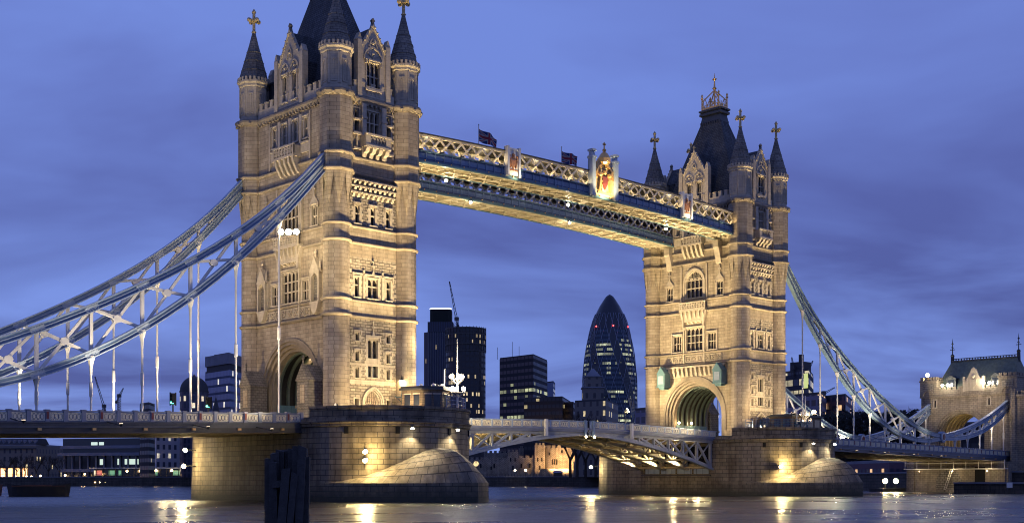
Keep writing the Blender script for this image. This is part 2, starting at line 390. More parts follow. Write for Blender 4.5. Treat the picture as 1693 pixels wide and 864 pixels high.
def arch_band(mb, F, uc, zc, r0, r1, v0, v1, zb, n=20):
    for k in range(n):
        a, b = math.pi*k/n, math.pi*(k+1)/n
        mb.prism(F, [(uc+r0*math.cos(a), zc+r0*math.sin(a)), (uc+r1*math.cos(a), zc+r1*math.sin(a)), (uc+r1*math.cos(b), zc+r1*math.sin(b)), (uc+r0*math.cos(b), zc+r0*math.sin(b))], v0, v1)
    if zb < zc-.05:
        for sg in (-1, 1): mb.fbox(F, uc+sg*r0, uc+sg*r1, v0, v1, zb, zc)
def wall_holes(mb, F, u0, u1, z0, z1, holes, v=0.):
    us = sorted({u0, u1, *[h[0] for h in holes], *[h[1] for h in holes]}); zs = sorted({z0, z1, *[h[2] for h in holes], *[h[3] for h in holes]})
    us = [u for u in us if u0-1e-6 <= u <= u1+1e-6]; zs = [z for z in zs if z0-1e-6 <= z <= z1+1e-6]
    for a in range(len(us)-1):
        for b in range(len(zs)-1):
            um, zm = (us[a]+us[a+1])/2, (zs[b]+zs[b+1])/2
            if any(h[0] < um < h[1] and h[2] < zm < h[3] for h in holes): continue
            mb.face([F(us[a], v, zs[b]), F(us[a+1], v, zs[b]), F(us[a+1], v, zs[b+1]), F(us[a], v, zs[b+1])])
def window(F, tf, parent, u0, u1, z0, z1, lights=2, transoms=(.5,), head='lancet', sur=.2, hood=True, name='window', mat='trim_stone', deep=.42, proud=.07):
    """stone-framed window set in a hole u0..u1, z0..z1"""
    mb = MB(tf)
    mb.fbox(F, u0, u0+sur, -deep, proud, z0, z1); mb.fbox(F, u1-sur, u1, -deep, proud, z0, z1)
    mb.fbox(F, u0+sur, u1-sur, -deep, proud-.02, z1-sur, z1); mb.fbox(F, u0-.08, u1+.08, -deep, proud+.12, z0-.02, z0+sur*.8)
    a, b, c, d = u0+sur, u1-sur, z0+sur*.8, z1-sur
    top = d
    if head == 'arch':
        rise = min((b-a)*.55, (d-c)*.45); spandrels(mb, F, a, b, d-rise, rise, d, -deep, proud-.03, 8)
        top = d
    lw = (b-a)/lights; mw = min(.13, lw*.2)
    for k in range(1, lights): mb.fbox(F, a+lw*k-mw/2, a+lw*k+mw/2, -deep+.1, -.12, c, d)
    for t in transoms: mb.fbox(F, a, b, -deep+.11, -.13, c+(d-c)*t-.07, c+(d-c)*t+.07)
    if head in ('lancet', 'arch'):
        zt = d if head == 'lancet' else d-(b-a)*.30
        for k in range(lights):
            e, g = a+lw*k+mw/2, a+lw*(k+1)-mw/2; rs = (g-e)*.75
            spandrels(mb, F, e, g, zt-rs-.05, rs, zt, -deep+.12, -.14, 4)
        if head == 'arch':
            for k in range(lights*2-1):
                x = a+lw*(k+1)/2
                mb.fbox(F, x-.05, x+.05, -deep+.13, -.15, zt, d)
    if hood:
        mb.fbox(F, u0-.12, u1+.12, 0, proud+.14, z1, z1+.14)
        mb.fbox(F, u0-.12, u0+.02, 0, proud+.14, z1-.45, z1); mb.fbox(F, u1-.02, u1+.12, 0, proud+.14, z1-.45, z1)
    w = mb.build(name, mat, parent)
    p = MB(tf); p.fbox(F, a-.02, b+.02, -deep-.02, -deep+.04, c-.02, d+.02); p.build('pane', 'leaded_glass', w)
    return w
# ------------------------------------------------------------------ river
mb = MB(); mb.face([(-900, -900, 0), (2500, -900, 0), (2500, 2500, 0), (-900, 2500, 0)])
tag(mb.build('river_water', 'river_water'), kind='structure')

# ------------------------------------------------------------------ piers
def stadium(cx, off, z, hw=10.65, ys=11.5, n=20, yw=12.8):
    r = hw+off; p = []
    for k in range(n+1): t = -math.pi+math.pi*k/n; p.append((cx+r*math.cos(t), -ys+r*math.sin(t), z))
    for k in range(n+1): t = math.pi*k/n; p.append((cx+r*math.cos(t), yw+r*math.sin(t), z))
    return p
def pier(cx, label):
    t = thing('bridge_pier', label, 'bridge pier', (cx, 0, 0), 'river piers of the bridge')
    mb = MB(); mb.loft([stadium(cx, o, z) for o, z in ((.25, -1), (.1, 4), (0, 8.75))], uv=True); mb.build('masonry_body', 'granite', t)
    mb = MB(); mb.loft([stadium(cx, o, z) for o, z in ((.0, 8.75), (.22, 8.8), (.22, 9.05), (.40, 9.15), (.40, 9.32), (.12, 9.40), (.08, 9.7))], uv=True); mb.build('string_course', 'granite', t)
    # parapet wall round the two ends
    for sg in (-1, 1):
        mb = MB(); n = 22
        prof = [(.05, 9.7), (.05, 10.75), (.2, 10.8), (.2, 11.1), (-.5, 11.1), (-.5, 9.7)]
        pts = []
        for k in range(n+1):
            a = math.pi*k/n
            pts.append([(cx+(10.65+o)*math.cos(a), (sg*(11.6+(10.65+o)*math.sin(a)) if sg < 0 else 12.9+(10.65+o)*math.sin(a)), z) for o, z in prof])
        per = 10.65*math.pi/n
        for k in range(n):
            for j in range(len(prof)-1):
                u0, u1 = k*per, (k+1)*per
                mb.face([pts[k][j], pts[k+1][j], pts[k+1][j+1], pts[k][j+1]], [(u0, prof[j][1]), (u1, prof[j][1]), (u1, prof[j+1][1]), (u0, prof[j+1][1])])
        mb.face(pts[0]); mb.face(pts[-1]); mb.build('parapet_wall', 'granite', t)
    mb = MB(); mb.loft([stadium(cx, -.45, 9.705), stadium(cx, -.45, 9.9)]); mb.build('terrace_paving', 'quay_paving', t)
    # domed cutwater
    for sg in (-1,):
        out = []
        m = 14
        for k in range(2*m+1):                        # gothic-arch plan
            s_ = -1+k/m; th = math.radians(62.1)*(1-abs(s_))
            out.append(((10.72-20*(1-math.cos(th)))*(1 if s_ >= 0 else -1)*(1 if abs(s_) > 1e-6 else 0), sg*(11.4+20*math.sin(th))))
        mb = MB(); apex = (0, sg*21.5); rings = []
        for kk, z in ((0, -1), (0, 2.2)):
            rings.append([(cx+x*(1.0 if z > 0 else 1.015), y, z) for x, y in out])
        for q in range(1, 9):
            k_ = q/8; rings.append([(cx+x+(apex[0]-x)*k_, y+(apex[1]-y)*k_, 2.2+4.1*(1-(1-k_)**(1.1+2.0*(1-abs(x)/10.72)))) for x, y in out])
        for a in range(len(rings)-1):
            d = 0
            for k in range(len(out)-1):
                p = [rings[a][k], rings[a][k+1], rings[a+1][k+1], rings[a+1][k]]
                l = math.hypot(out[k+1][0]-out[k][0], out[k+1][1]-out[k][1])
                za, zb = (rings[a][k][2], rings[a+1][k][2]) if a == 0 else (2.5+(a-1)*.62, 2.5+a*.62)
                mb.face(p, [(d, za), (d+l, za), (d+l, zb), (d, zb)]); d += l
        mb.build('cutwater', 'granite', t, smooth=38)
    # drain holes
    for ang in (-150, -118, -80, -48):
        a = R(ang); mb = MB(); x, y = cx+10.72*math.cos(a), -11.5+10.72*math.sin(a)
        mb.beam((x-.3*math.cos(a), y-.3*math.sin(a), 8.25), (x+.06*math.cos(a), y+.06*math.sin(a), 8.25), .5, .75); mb.build('drain_hole', 'void', t)
    return t
pier_s = pier(-41.15, 'rounded granite river pier under the nearer tower, behind the black piles')
pier_n = pier(41.15, 'rounded granite river pier under the farther tower')

# ------------------------------------------------------------------ the two main towers
TP = [(-5.2, -9.25), (5.2, -9.25), (-5.2, 9.25), (5.2, 9.25)]
def tower(cx, sx, label):
    tf = lambda p: (cx+sx*p[0], p[1], p[2])
    t = thing('bridge_tower', label, 'bridge tower', (cx, 0, 9.8), 'gothic towers of the bridge')
    F = {'out': lambda u, v, z: (-5.65-v, u, z), 'in': lambda u, v, z: (5.65+v, u, z), 'E': lambda u, v, z: (u, -9.65-v, z), 'W': lambda u, v, z: (u, 9.65+v, z)}
    B = lambda mb, name, mat, par=None, smooth=None: mb.build(name, mat, par or t, smooth)
    # --- corner turrets
    O8 = math.pi/8
    for (x, y) in TP:
        mb = MB(tf)
        mb.lathe(x, y, [(1.85, 9.8), (1.85, 10.6), (1.62, 11.0), (1.60, 41.0)], 24)
        turret = B(mb, 'corner_turret', 'ashlar', smooth=30)
        mb = MB(tf); r8 = 2.06
        mb.lathe(x, y, [(r8, 39.75), (r8, 48.9)], 8, O8)
        for k in range(8):                            # broached corners growing out of the round shaft
            a = O8+2*math.pi*k/8; A = (x+r8*math.cos(a), y+r8*math.sin(a))
            bt = (x+1.58*math.cos(a), y+1.58*math.sin(a), 35.4)
            am, ap = a-math.pi/8, a+math.pi/8; rm = r8*math.cos(math.pi/8)
            m1 = (x+rm*math.cos(am), y+rm*math.sin(am)); m2 = (x+rm*math.cos(ap), y+rm*math.sin(ap))
            q1 = (m1[0], m1[1], 39.2); q2 = (m2[0], m2[1], 39.2); At = (*A, 39.76)
            mb.face([bt, At, (*m1, 39.76), q1]); mb.face([bt, q2, (*m2, 39.76), At])
        B(mb, 'octagonal_shaft', 'ashlar', turret)
        mb = MB(tf); r7 = 1.83
        mb.lathe(x, y, [(r7, 49.7), (r7, 54.1)], 8, O8)
        for k in range(8):                            # sunk tracery panels
            a = 2*math.pi*k/8; rm = r7*math.cos(math.pi/8); px, py = x+rm*math.cos(a), y+rm*math.sin(a); tx, ty = -math.sin(a), math.cos(a)
            G = lambda u, v, z, px=px, py=py, a=a, tx=tx, ty=ty: (px+tx*u+v*math.cos(a), py+ty*u+v*math.sin(a), z)
            for u in (-.68, .50): mb.fbox(G, u, u+.18, -.02, .09, 50.1, 53.9)
            if k % 2 == 0 or True:
                mb.fbox(G, -.34, -.24, -.02, .07, 50.4, 53.2); mb.fbox(G, .24, .34, -.02, .07, 50.4, 53.2); spandrels(mb, G, -.24, .24, 52.6, .45, 53.2, -.02, .07, 3)
                mb.fbox(G, -.34, .34, -.02, .08, 50.35, 50.5); mb.fbox(G, -.06, .06, -.02, .06, 50.5, 52.9)
        B(mb, 'panelled_drum', 'trim_stone', turret)
        mb = MB(tf); mb.lathe(x, y, [(1.85, 53.95), (2.0, 54.1), (2.0, 54.35), (2.22, 54.55), (2.22, 54.8)], 8, O8)
        for k in range(24):
            a = 2*math.pi*k/24; mb.beam((x+1.9*math.cos(a), y+1.9*math.sin(a), 55.0), (x+2.14*math.cos(a), y+2.14*math.sin(a), 55.0), .28, .42)
        B(mb, 'battlement_ring', 'trim_stone', turret)
        mb = MB(tf); mb.lathe(x, y, [(2.0, 54.82), (1.95, 55.2), (.62, 59.9), (.22, 61.5)], 8, O8)
        for z in (56.3, 57.6, 58.8):
            r = 2.0-(z-55)*.285; mb.lathe(x, y, [(r, z-.07), (r+.09, z), (r-.02, z+.09)], 8, O8)
        B(mb, 'spire', 'spire_stone', turret)
        mb = MB(tf); mb.lathe(x, y, [(.2, 61.4), (.34, 61.6), (.2, 61.8), (.2, 62.8), (.36, 63.1), (.2, 63.4), (.2, 64.0), (.3, 64.25), (.02, 64.7)], 8)
        for dx, dy in ((1, 0), (0, 1)):
            mb.beam((x-.72*dx, y-.72*dy, 63.1), (x+.72*dx, y+.72*dy, 63.1), .3, .36)
            for s_ in (-1, 1): mb.ball((x+s_*.74*dx, y+s_*.74*dy, 63.1), .3, 6, 4)
        B(mb, 'cross_finial', 'gilt_stone', turret)
    # --- string courses: walls and turrets together, one per level
    for z, pr, h, nm in ((22.35, .30, .42, 'string_course'), (24.30, .28, .36, 'string_course'), (31.35, .30, .42, 'string_course'), (33.35, .28, .36, 'string_course'), (39.75, .28, .42, 'string_course'), (41.75, .30, .42, 'string_course'), (48.75, .42, .85, 'cornice')):
        mb = MB(tf); big = z > 39
        for f, w in (('out', 7.7), ('in', 7.7), ('E', 3.7), ('W', 3.7)):
            mb.prism(lambda u, v, zz, f=f: F[f](v, u, zz), [(-.1, z), (pr*.5, z), (pr, z+h*.45), (pr, z+h*.7), (pr*.4, z+h), (-.1, z+h)], -w, w)
        for (x, y) in TP:
            r = 2.06 if big else 1.6
            mb.lathe(x, y, [(r-.05, z-.02), (r+pr*.5, z), (r+pr, z+h*.45), (r+pr, z+h*.7), (r+pr*.4, z+h), (r-.05, z+h+.02)], 8 if big else 24, O8 if big else 0)
        if nm == 'cornice':
            for f, w, n in (('out', 7.0, 22), ('in', 7.0, 22), ('E', 3.0, 10), ('W', 3.0, 10)):
                for k in range(n):
                    u = -w+2*w*k/(n-1); mb.fbox(F[f], u-.13, u+.13, 0, .34, z-.25, z+.1)
            for (x, y) in TP:
                for k in range(8):
                    a = 2*math.pi*k/8; mb.ball((x+2.25*math.cos(a), y+2.25*math.sin(a), z+.25), .22, 6, 4)
        B(mb, nm, 'course_stone')
    # --- long faces (road side) and their openings
    RO, ZC = 5.2, 13.7
    for f in ('out', 'in'):
        H = []
        top = [(-4.15, -2.95), (-1.85, -.6), (.6, 1.85), (2.95, 4.15)]
        for a, b in top: H.append((a, b, 44.9, 47.75, 2, 'lancet'))
        H += [(-1.95, 1.95, 33.9, 38.7, 4, 'arch'), (4.55, 6.2, 33.75, 36.5, 2, 'lancet'), (-6.2, -4.55, 33.75, 36.5, 2, 'lancet'), (-1.95, 1.95, 24.75, 29.0, 4, 'lancet')]
        if f == 'in': H += [(2.65, 4.75, 24.75, 27.9, 3, 'lancet'), (-4.75, -2.65, 24.75, 27.9, 3, 'lancet')]
        else: H += [(2.5, 4.3, 24.75, 27.6, 2, 'lancet'), (-4.3, -2.5, 24.75, 27.6, 2, 'lancet')]
        ro = 6.35
        mb = MB(tf)
        wall_holes(mb, F[f], -7.8, 7.8, ZC+ro, 48.9, [h[:4] for h in H])
        pts = [(ro*math.cos(math.pi*k/28), ZC+ro*math.sin(math.pi*k/28)) for k in range(29)]
        for k in range(28):
            a, b = pts[k], pts[k+1]; mb.face([F[f](a[0], 0, a[1]), F[f](b[0], 0, b[1]), F[f](b[0], 0, ZC+ro+.001), F[f](a[0], 0, ZC+ro+.001)])
        for sg in (-1, 1):
            mb.face([F[f](sg*ro, 0, 9.8), F[f](sg*7.8, 0, 9.8), F[f](sg*7.8, 0, ZC+ro), F[f](sg*ro, 0, ZC+ro)])
        B(mb, 'wall', 'ashlar')
        for h in H:
            window(F[f], tf, t, *h[:4], lights=h[4], transoms=(.36, .68) if h[4] == 4 else (.5,), head=h[5], hood=h[4] != 4 or h[5] != 'arch')
            if h[5] == 'arch': 
                m2 = MB(tf); rise = min((3.5)*.55, 2.0)
                for (v0, r_) in ((.0, 2.2),):
                    p0 = arch_pts(-2.05, 2.05, 36.6, 2.15, 8); p1 = arch_pts(-2.35, 2.35, 36.6, 2.5, 8)
                    for k in range(16): m2.prism(F[f], [p0[k], p0[k+1], p1[k+1], p1[k]], -.02, .2)
                    for sg in (-1, 1):
                        m2.fbox(F[f], sg*2.05, sg*2.35, -.02, .2, 33.6, 36.6); m2.fbox(F[f], sg*2.6, sg*2.85, 0, .28, 33.4, 39.6)
                B(m2, 'window_arch', 'trim_stone')
        # archivolts of the road arch, in three receding orders
        mb = MB(tf); arch_band(mb, F[f], 0, ZC, 6.35, 6.75, -.3, .16, 11, 28); arch_band(mb, F[f], 0, ZC, 5.95, 6.36, -1.0, -.02, 9.8, 28)
        arch_band(mb, F[f], 0, ZC, 5.55, 5.96, -1.4, -.38, 9.8, 28); arch_band(mb, F[f], 0, ZC, 5.15, 5.56, -1.8, -.76, 9.8, 28); B(mb, 'road_arch', 'course_stone', smooth=30)
        # carved frieze, corbel table, balconies
        mb = MB(tf)
        for k in range(9):
            u = -5.2+1.3*k; mb.fbox(F[f], u-.58, u+.58, 0, .1, 22.95, 23.1); mb.fbox(F[f], u-.58, u+.58, 0, .1, 24.0, 24.15)
            mb.fbox(F[f], u-.58, u-.48, 0, .1, 23.1, 24.0); mb.fbox(F[f], u+.48, u+.58, 0, .1, 23.1, 24.0)
            for s_ in (-1, 1): mb.beam(F[f](u-.3, .05, 23.55+s_*.3), F[f](u+.3, .05, 23.55-s_*.3), .12, .12)
        B(mb, 'carved_frieze', 'trim_stone')
        mb = MB(tf)
        if f == 'in':
            for k in range(14):
                u = -6.2+12.4*k/13
                mb.prism(lambda a, b, z, u=u: F[f](u-.22+.44*b, a, z), [(0, 20.5), (.2, 20.7), (.5, 21.6), (.5, 22.0), (0, 22.0)], 0, 1)
            mb.fbox(F[f], -6.7, 6.7, 0, .55, 22.0, 22.3); B(mb, 'corbel_table', 'trim_stone')
        # balcony below the arched window, its tapering bracket
        mb = MB(tf); mb.fbox(F[f], -2.8, 2.8, 0, .8, 31.7, 31.95); mb.fbox(F[f], -2.8, 2.8, .62, .8, 31.95, 32.15); mb.fbox(F[f], -2.85, 2.85, .58, .86, 33.05, 33.25)
        for k in range(11): u = -2.7+5.4*k/10; mb.fbox(F[f], u-.09, u+.09, .62, .8, 32.15, 33.05)
        for k in range(10): u = -2.43+5.4*k/10; mb.beam(F[f](u-.2, .7, 32.2), F[f](u+.2, .7, 33.0), .1, .1); mb.beam(F[f](u+.2, .7, 32.2), F[f](u-.2, .7, 33.0), .1, .1)
        mb.prism(F[f], [(-2.7, 31.7), (2.7, 31.7), (2.2, 30.9), (2.0, 29.9), (-2.0, 29.9), (-2.2, 30.9)], 0, .42)
        for k in range(6):
            u = -2.3+4.6*k/5
            mb.prism(lambda a, b, z, u=u: F[f](u-.16+.32*b, a, z), [(0, 29.6), (.25, 29.8), (.75, 31.2), (.75, 31.7), (0, 31.7)], 0, 1)
        for sg in (-1, 1):
            mb.prism(F[f], [(sg*2.9, 31.7), (sg*2.25, 31.7), (sg*2.05, 30.3), (sg*2.05, 29.0), (sg*2.35, 29.0), (sg*2.45, 30.2)], 0, .5)
        B(mb, 'balcony', 'trim_stone')
        mb = MB(tf)
        mb.fbox(F[f], -2.3, 2.3, 0, 1.1, 42.95, 43.25); mb.fbox(F[f], -2.35, 2.35, .85, 1.12, 44.3, 44.5)
        for k in range(8): u = -2.2+4.4*k/7; mb.fbox(F[f], u-.1, u+.1, .9, 1.08, 43.25, 44.3)
        for k in range(7): u = -1.886+4.4*k/7; mb.beam(F[f](u-.22, 1.0, 43.35), F[f](u+.22, 1.0, 44.25), .1, .1); mb.beam(F[f](u+.22, 1.0, 43.35), F[f](u-.22, 1.0, 44.25), .1, .1)
        mb.fbox(F[f], -2.3, -2.1, 0, 1.1, 43.25, 44.3); mb.fbox(F[f], 2.1, 2.3, 0, 1.1, 43.25, 44.3)
        for k in range(5):
            u = -1.9+3.8*k/4
            mb.prism(lambda a, b, z, u=u: F[f](u-.2+.4*b, a, z), [(0, 40.9), (.35, 41.2), (.95, 42.3), (1.05, 42.95), (0, 42.95)], 0, 1)
        for sg in (-1, 1):
            mb.fbox(F[f], sg*2.5, sg*4.3, 0, .16, 43.3, 44.6); mb.fbox(F[f], sg*2.6, sg*4.2, .16, .3, 44.45, 44.65)
            mb.fbox(F[f], sg*4.4, sg*4.65, 0, .22, 42.3, 48.2)
        for u in (-2.4, 0, 2.4): mb.fbox(F[f], u-.28, u+.28, 0, .16, 44.6, 48.2)
        B(mb, 'upper_balcony', 'trim_stone')
        # little finials above the side windows
        for sg in (-1, 1):
            mb = MB(tf); u = sg*5.4; mb.prism(F[f], [(u-.9, 36.65), (u+.9, 36.65), (u+.12, 37.6), (u+.1, 38.9), (u, 39.2), (u-.1, 38.9), (u-.12, 37.6)], 0, .18)
            mb.fbox(F[f], u-.3, u+.3, 0, .2, 38.3, 38.5)
            B(mb, 'window_finial', 'trim_stone')
        if f == 'out':
            for sg in (-1, 1):                        # canopied niches
                u = sg*6.0; mb = MB(tf)
                for a in (-.95, .7): mb.fbox(F[f], u+a, u+a+.25, 0, .55, 24.4, 28.0)
                spandrels(mb, F[f], u-.7, u+.7, 27.0, .9, 28.1, .1, .55, 5)
                mb.prism(F[f], [(u-1.1, 28.0), (u+1.1, 28.0), (u, 29.9)], 0, .6); mb.lathe(-5.65-.3, u, [(.12, 29.7), (.1, 30.4), (.22, 30.5), (.02, 30.9)], 6)
                for a in (-.95, .95): mb.lathe(-5.65-.35, u+a, [(.16, 28.0), (.16, 28.9), (.02, 29.8)], 4)
                mb.prism(F[f], [(u-1.0, 24.4), (u+1.0, 24.4), (u+.45, 23.2), (u+.15, 22.9), (u-.15, 22.9), (u-.45, 23.2)], 0, .6)
                nz = B(mb, 'statue_niche', 'trim_stone')
                mb = MB(tf); mb.fbox(F[f], u-.7, u+.7, 0, .05, 24.4, 27.6); mb.build('recess', 'spire_stone', nz)
                # gabled stone lodge beside the road
                mb = MB(tf); G = lambda a, b, z: (-6.0-b, a, z)
                y0, y1 = (-7.7, -5.25) if sg < 0 else (5.25, 7.7); ym = (y0+y1)/2
                mb.box(-8.2, -5.7, y0, y1, 9.8, 14.6)
                mb.prism(G, [(y0-.15, 14.6), (y1+.15, 14.6), (ym, 16.6)], -.3, 2.35)
                mb.box(-8.35, -5.7, y0-.12, y1+.12, 11.3, 11.6)
                mb.lathe(-8.1, ym, [(.15, 16.3), (.12, 17.2), (.2, 17.3), (.02, 17.7)], 6)
                lo = B(mb, 'gate_lodge', 'spire_stone')
                mb = MB(tf); mb.fbox(G, ym-.5, ym+.5, 2.2, 2.26, 11.9, 14.1); mb.build('niche_panel', 'ashlar', lo)
        else:
            for sg in (-1, 1):                        # brackets that carry the walkways, iron lanterns over the arch
                u = sg*6.6; mb = MB(tf)
                for uu in (sg*5.3,):
                    mb.prism(lambda a, b, z, uu=uu: F[f](uu-.55+1.1*b, a, z), [(0, 39.2), (.25, 39.3), (.5, 40.2), (.9, 41.6), (1.15, 41.9), (1.15, 43.1), (0, 43.1)], 0, 1)
                B(mb, 'walkway_bracket', 'trim_stone')
                u = sg*6.05; mb = MB(tf)
                mb.fbox(F[f], u-.85, u+.85, .15, 1.75, 19.0, 21.1); 
                mb.prism(F[f], [(u-.95, 21.1), (u+.95, 21.1), (u, 22.4)], .1, 1.85)
                mb.fbox(F[f], u-.95, u+.95, .1, 1.85, 18.8, 19.05); mb.fbox(F[f], u-.6, u+.6, .3, 1.5, 18.45, 18.8)
                la = B(mb, 'signal_housing', 'lantern_green')
                mb = MB(tf); mb.fbox(F[f], u-.55, u+.55, 1.74, 1.79, 19.4, 20.8); mb.build('front_panel', 'sea_green_paint', la)
        # slim wall shafts framing the centre bay
        for u, w_, za, zb in ((-2.2, .12, 22.8, 31.2), (2.2, .12, 22.8, 31.2), (-4.9, .1, 24.6, 28.2), (4.9, .1, 24.6, 28.2)): mb = MB(tf); mb.fbox(F[f], u-w_, u+w_, 0, .26 if w_ > .11 else .2, za, zb); B(mb, 'wall_shaft', 'trim_stone')
    # --- narrow faces (river side)
    for f in ('E', 'W'):
        cl = [(-.95, .95, 15.1, 20.1, 2, 'arch', (.42,))]
        sm = [(-2.85, -1.95, 19.5, 20.8), (-2.85, -1.95, 17.0, 18.5), (-2.85, -1.95, 14.95, 16.5), (1.95, 2.85, 19.5, 20.8), (1.95, 2.85, 17.0, 18.5), (1.95, 2.85, 14.95, 16.5)]
        tri = [(-2.95, -1.95, 24.85, 27.6, 1), (-.95, .95, 24.85, 27.6, 2), (1.95, 2.95, 24.85, 27.6, 1)]
        dd = [(-2.9, -1.85, 33.85, 36.4, 1), (-.55, .55, 33.85, 36.4, 1), (1.85, 2.9, 33.85, 36.4, 1)]
        lg = [(-1.15, 1.15, 45.15, 48.2, 3), (-2.95, -1.95, 45.15, 48.2, 1), (1.95, 2.95, 45.15, 48.2, 1)]
        gr = [(-2.95, -2.0, 11.3, 12.7), (2.0, 2.95, 11.3, 12.7), (-1.15, 1.15, 9.8, 13.6)]
        mb = MB(tf); holes = [h[:4] for h in cl+sm+tri+dd+lg+gr]
        for a, b in ((22.3, 24.7), (29.9, 33.8), (39.7, 48.8)):
            mb = MB(tf); wall_holes(mb, F[f], -3.75, 3.75, a, b, holes); B(mb, 'wall', 'ashlar')
        for a, b in ((9.8, 22.3), (24.7, 29.9), (33.8, 39.7)):
            mb = MB(tf); wall_holes(mb, F[f], -3.75, 3.75, a, b, holes); B(mb, 'rough_stone_panel', 'ragstone')
        window(F[f], tf, t, *cl[0][:4], 2, (.42,), 'lancet', sur=.18)
        mb = MB(tf); mb.fbox(F[f], -.75, .75, -.3, .03, 16.75, 17.6); B(mb, 'carved_spandrel', 'trim_stone')
        for h in sm: window(F[f], tf, t, *h, 1, (), 'lancet', sur=.17, hood=h[3] > 18)
        for h in tri: window(F[f], tf, t, *h[:4], h[4], (.6,), 'lancet', sur=.17, hood=False)
        for h in dd: window(F[f], tf, t, *h[:4], h[4], (.55,), 'lancet', sur=.2, hood=True)
        for h in lg: window(F[f], tf, t, *h[:4], h[4], (.5,), 'lancet', sur=.12, hood=False, deep=.75)
        for h in gr[:2]: window(F[f], tf, t, *h, 1, (), 'flat', sur=.17, hood=False)
        # quoined stone bands round the groups of windows
        for a, b, c, d in ((-3.5, 3.5, 16.62, 16.9), (-3.5, 3.5, 14.35, 14.85)): mb = MB(tf); mb.fbox(F[f], a, b, 0, .06, c, d); B(mb, 'stone_band', 'trim_stone')
        for h in sm+[c_[:4] for c_ in cl]+[q[:4] for q in tri]+[q[:4] for q in dd]:
            for sd in (0, 1):
                z = h[2]; k = 0; mb = MB(tf)
                while z < h[3]-.2:
                    w = .34 if k % 2 else .16
                    mb.fbox(F[f], *((h[0]-w, h[0]+.01) if sd == 0 else (h[1]-.01, h[1]+w)), 0, .05, z, z+.36); z += .36; k += 1
                B(mb, 'quoins', 'trim_stone')
        for sg in (-1, 1):
            mb = MB(tf)
            for k in range(8): mb.fbox(F[f], sg*(3.45-.2*(k % 2)), sg*3.75, 0, .05, 24.9+k*.6, 25.3+k*.6)
            B(mb, 'quoins', 'trim_stone')
        for zz, w, z0 in ((27.75, 3.2, 28.0), (20.25, 1.15, 20.4)):   # hood moulds with a fleur finial
            mb = MB(tf); mb.fbox(F[f], -w, w, 0, .2, zz, zz+.18)
            for sg in (-1, 1): mb.fbox(F[f], sg*w, sg*(w-.18), 0, .2, zz-.6, zz)
            mb.prism(F[f], [(-.22, zz+.18), (.22, zz+.18), (.07, zz+.7), (-.07, zz+.7)], 0, .18)
            mb.fbox(F[f], -.06, .06, 0, .14, zz+.7, zz+1.8); mb.fbox(F[f], -.3, .3, 0, .16, zz+1.1, zz+1.3); mb.ball(F[f](0, .1, zz+1.85), .17, 6, 4); B(mb, 'hood_mould', 'trim_stone')
        for u in (-1.45, 1.45): mb = MB(tf); mb.fbox(F[f], u-.12, u+.12, 0, .2, 24.9, 28.3); B(mb, 'wall_shaft', 'trim_stone')
        mb = MB(tf)                                   # three-row corbel table
        for r_ in range(3):
            z = 37.2+r_*.72
            for k in range(9):
                u = -3.0+6.0*k/8+(.18 if r_ == 1 else 0)
                mb.prism(lambda a, b, zz, u=u: F[f](u-.17+.34*b, a, zz), [(0, z), (.12+.1*r_, z+.08), (.28+.14*r_, z+.4), (.28+.14*r_, z+.5), (0, z+.5)], 0, 1)
            mb.fbox(F[f], -3.5, 3.5, 0, .30+.14*r_, z+.5, z+.64)
        B(mb, 'corbel_table', 'trim_stone')
        # loggia: pilasters, balcony and brackets
        mb = MB(tf)
        for u in (-1.55, 1.55): mb.fbox(F[f], u-.33, u+.33, 0, .4, 42.4, 48.75); mb.fbox(F[f], u-.42, u+.42, 0, .5, 46.9, 47.15)
        for u in (-3.3, 3.3):
            for k in range(9): mb.fbox(F[f], u-.3, u+.3-.12*(k % 2), 0, .12, 42.6+k*.68, 42.95+k*.68)
        for sg in (-1, 1):
            mb.fbox(F[f], sg*1.9, sg*3.1, 0, .3, 44.85, 45.1); mb.fbox(F[f], sg*1.9, sg*3.1, 0, .25, 43.0, 43.25)
            mb.fbox(F[f], sg*2.4, sg*2.6, 0, .2, 43.25, 44.85)
            mb.fbox(F[f], sg*1.9, sg*3.0, 0, .35, 46.6, 46.8)
        B(mb, 'loggia_pilaster', 'trim_stone')
        mb = MB(tf)
        mb.fbox(F[f], -1.95, 1.95, 0, 1.25, 43.35, 43.6); mb.fbox(F[f], -1.98, 1.98, .95, 1.3, 44.75, 44.98)
        mb.fbox(F[f], -1.95, -1.2, .95, 1.2, 43.6, 44.75); mb.fbox(F[f], 1.2, 1.95, .95, 1.2, 43.6, 44.75); mb.fbox(F[f], -1.2, 1.2, 1.0, 1.1, 43.6, 43.8)
        for k in range(5): u = -1.0+.5*k; mb.beam(F[f](u-.2, 1.07, 43.7), F[f](u+.2, 1.07, 44.75), .09, .09); mb.beam(F[f](u+.2, 1.07, 43.7), F[f](u-.2, 1.07, 44.75), .09, .09)
        mb.fbox(F[f], -1.95, -1.75, 0, .95, 43.6, 44.75); mb.fbox(F[f], 1.75, 1.95, 0, .95, 43.6, 44.75)
        for k in range(4):
            u = -1.5+3.0*k/3
            mb.prism(lambda a, b, z, u=u: F[f](u-.27+.54*b, a, z), [(0, 42.15), (.3, 42.2), (.45, 42.6), (.9, 42.75), (1.15, 43.2), (1.15, 43.35), (0, 43.35)], 0, 1)
        B(mb, 'loggia_balcony', 'trim_stone')
        # pointed door
        mb = MB(tf)
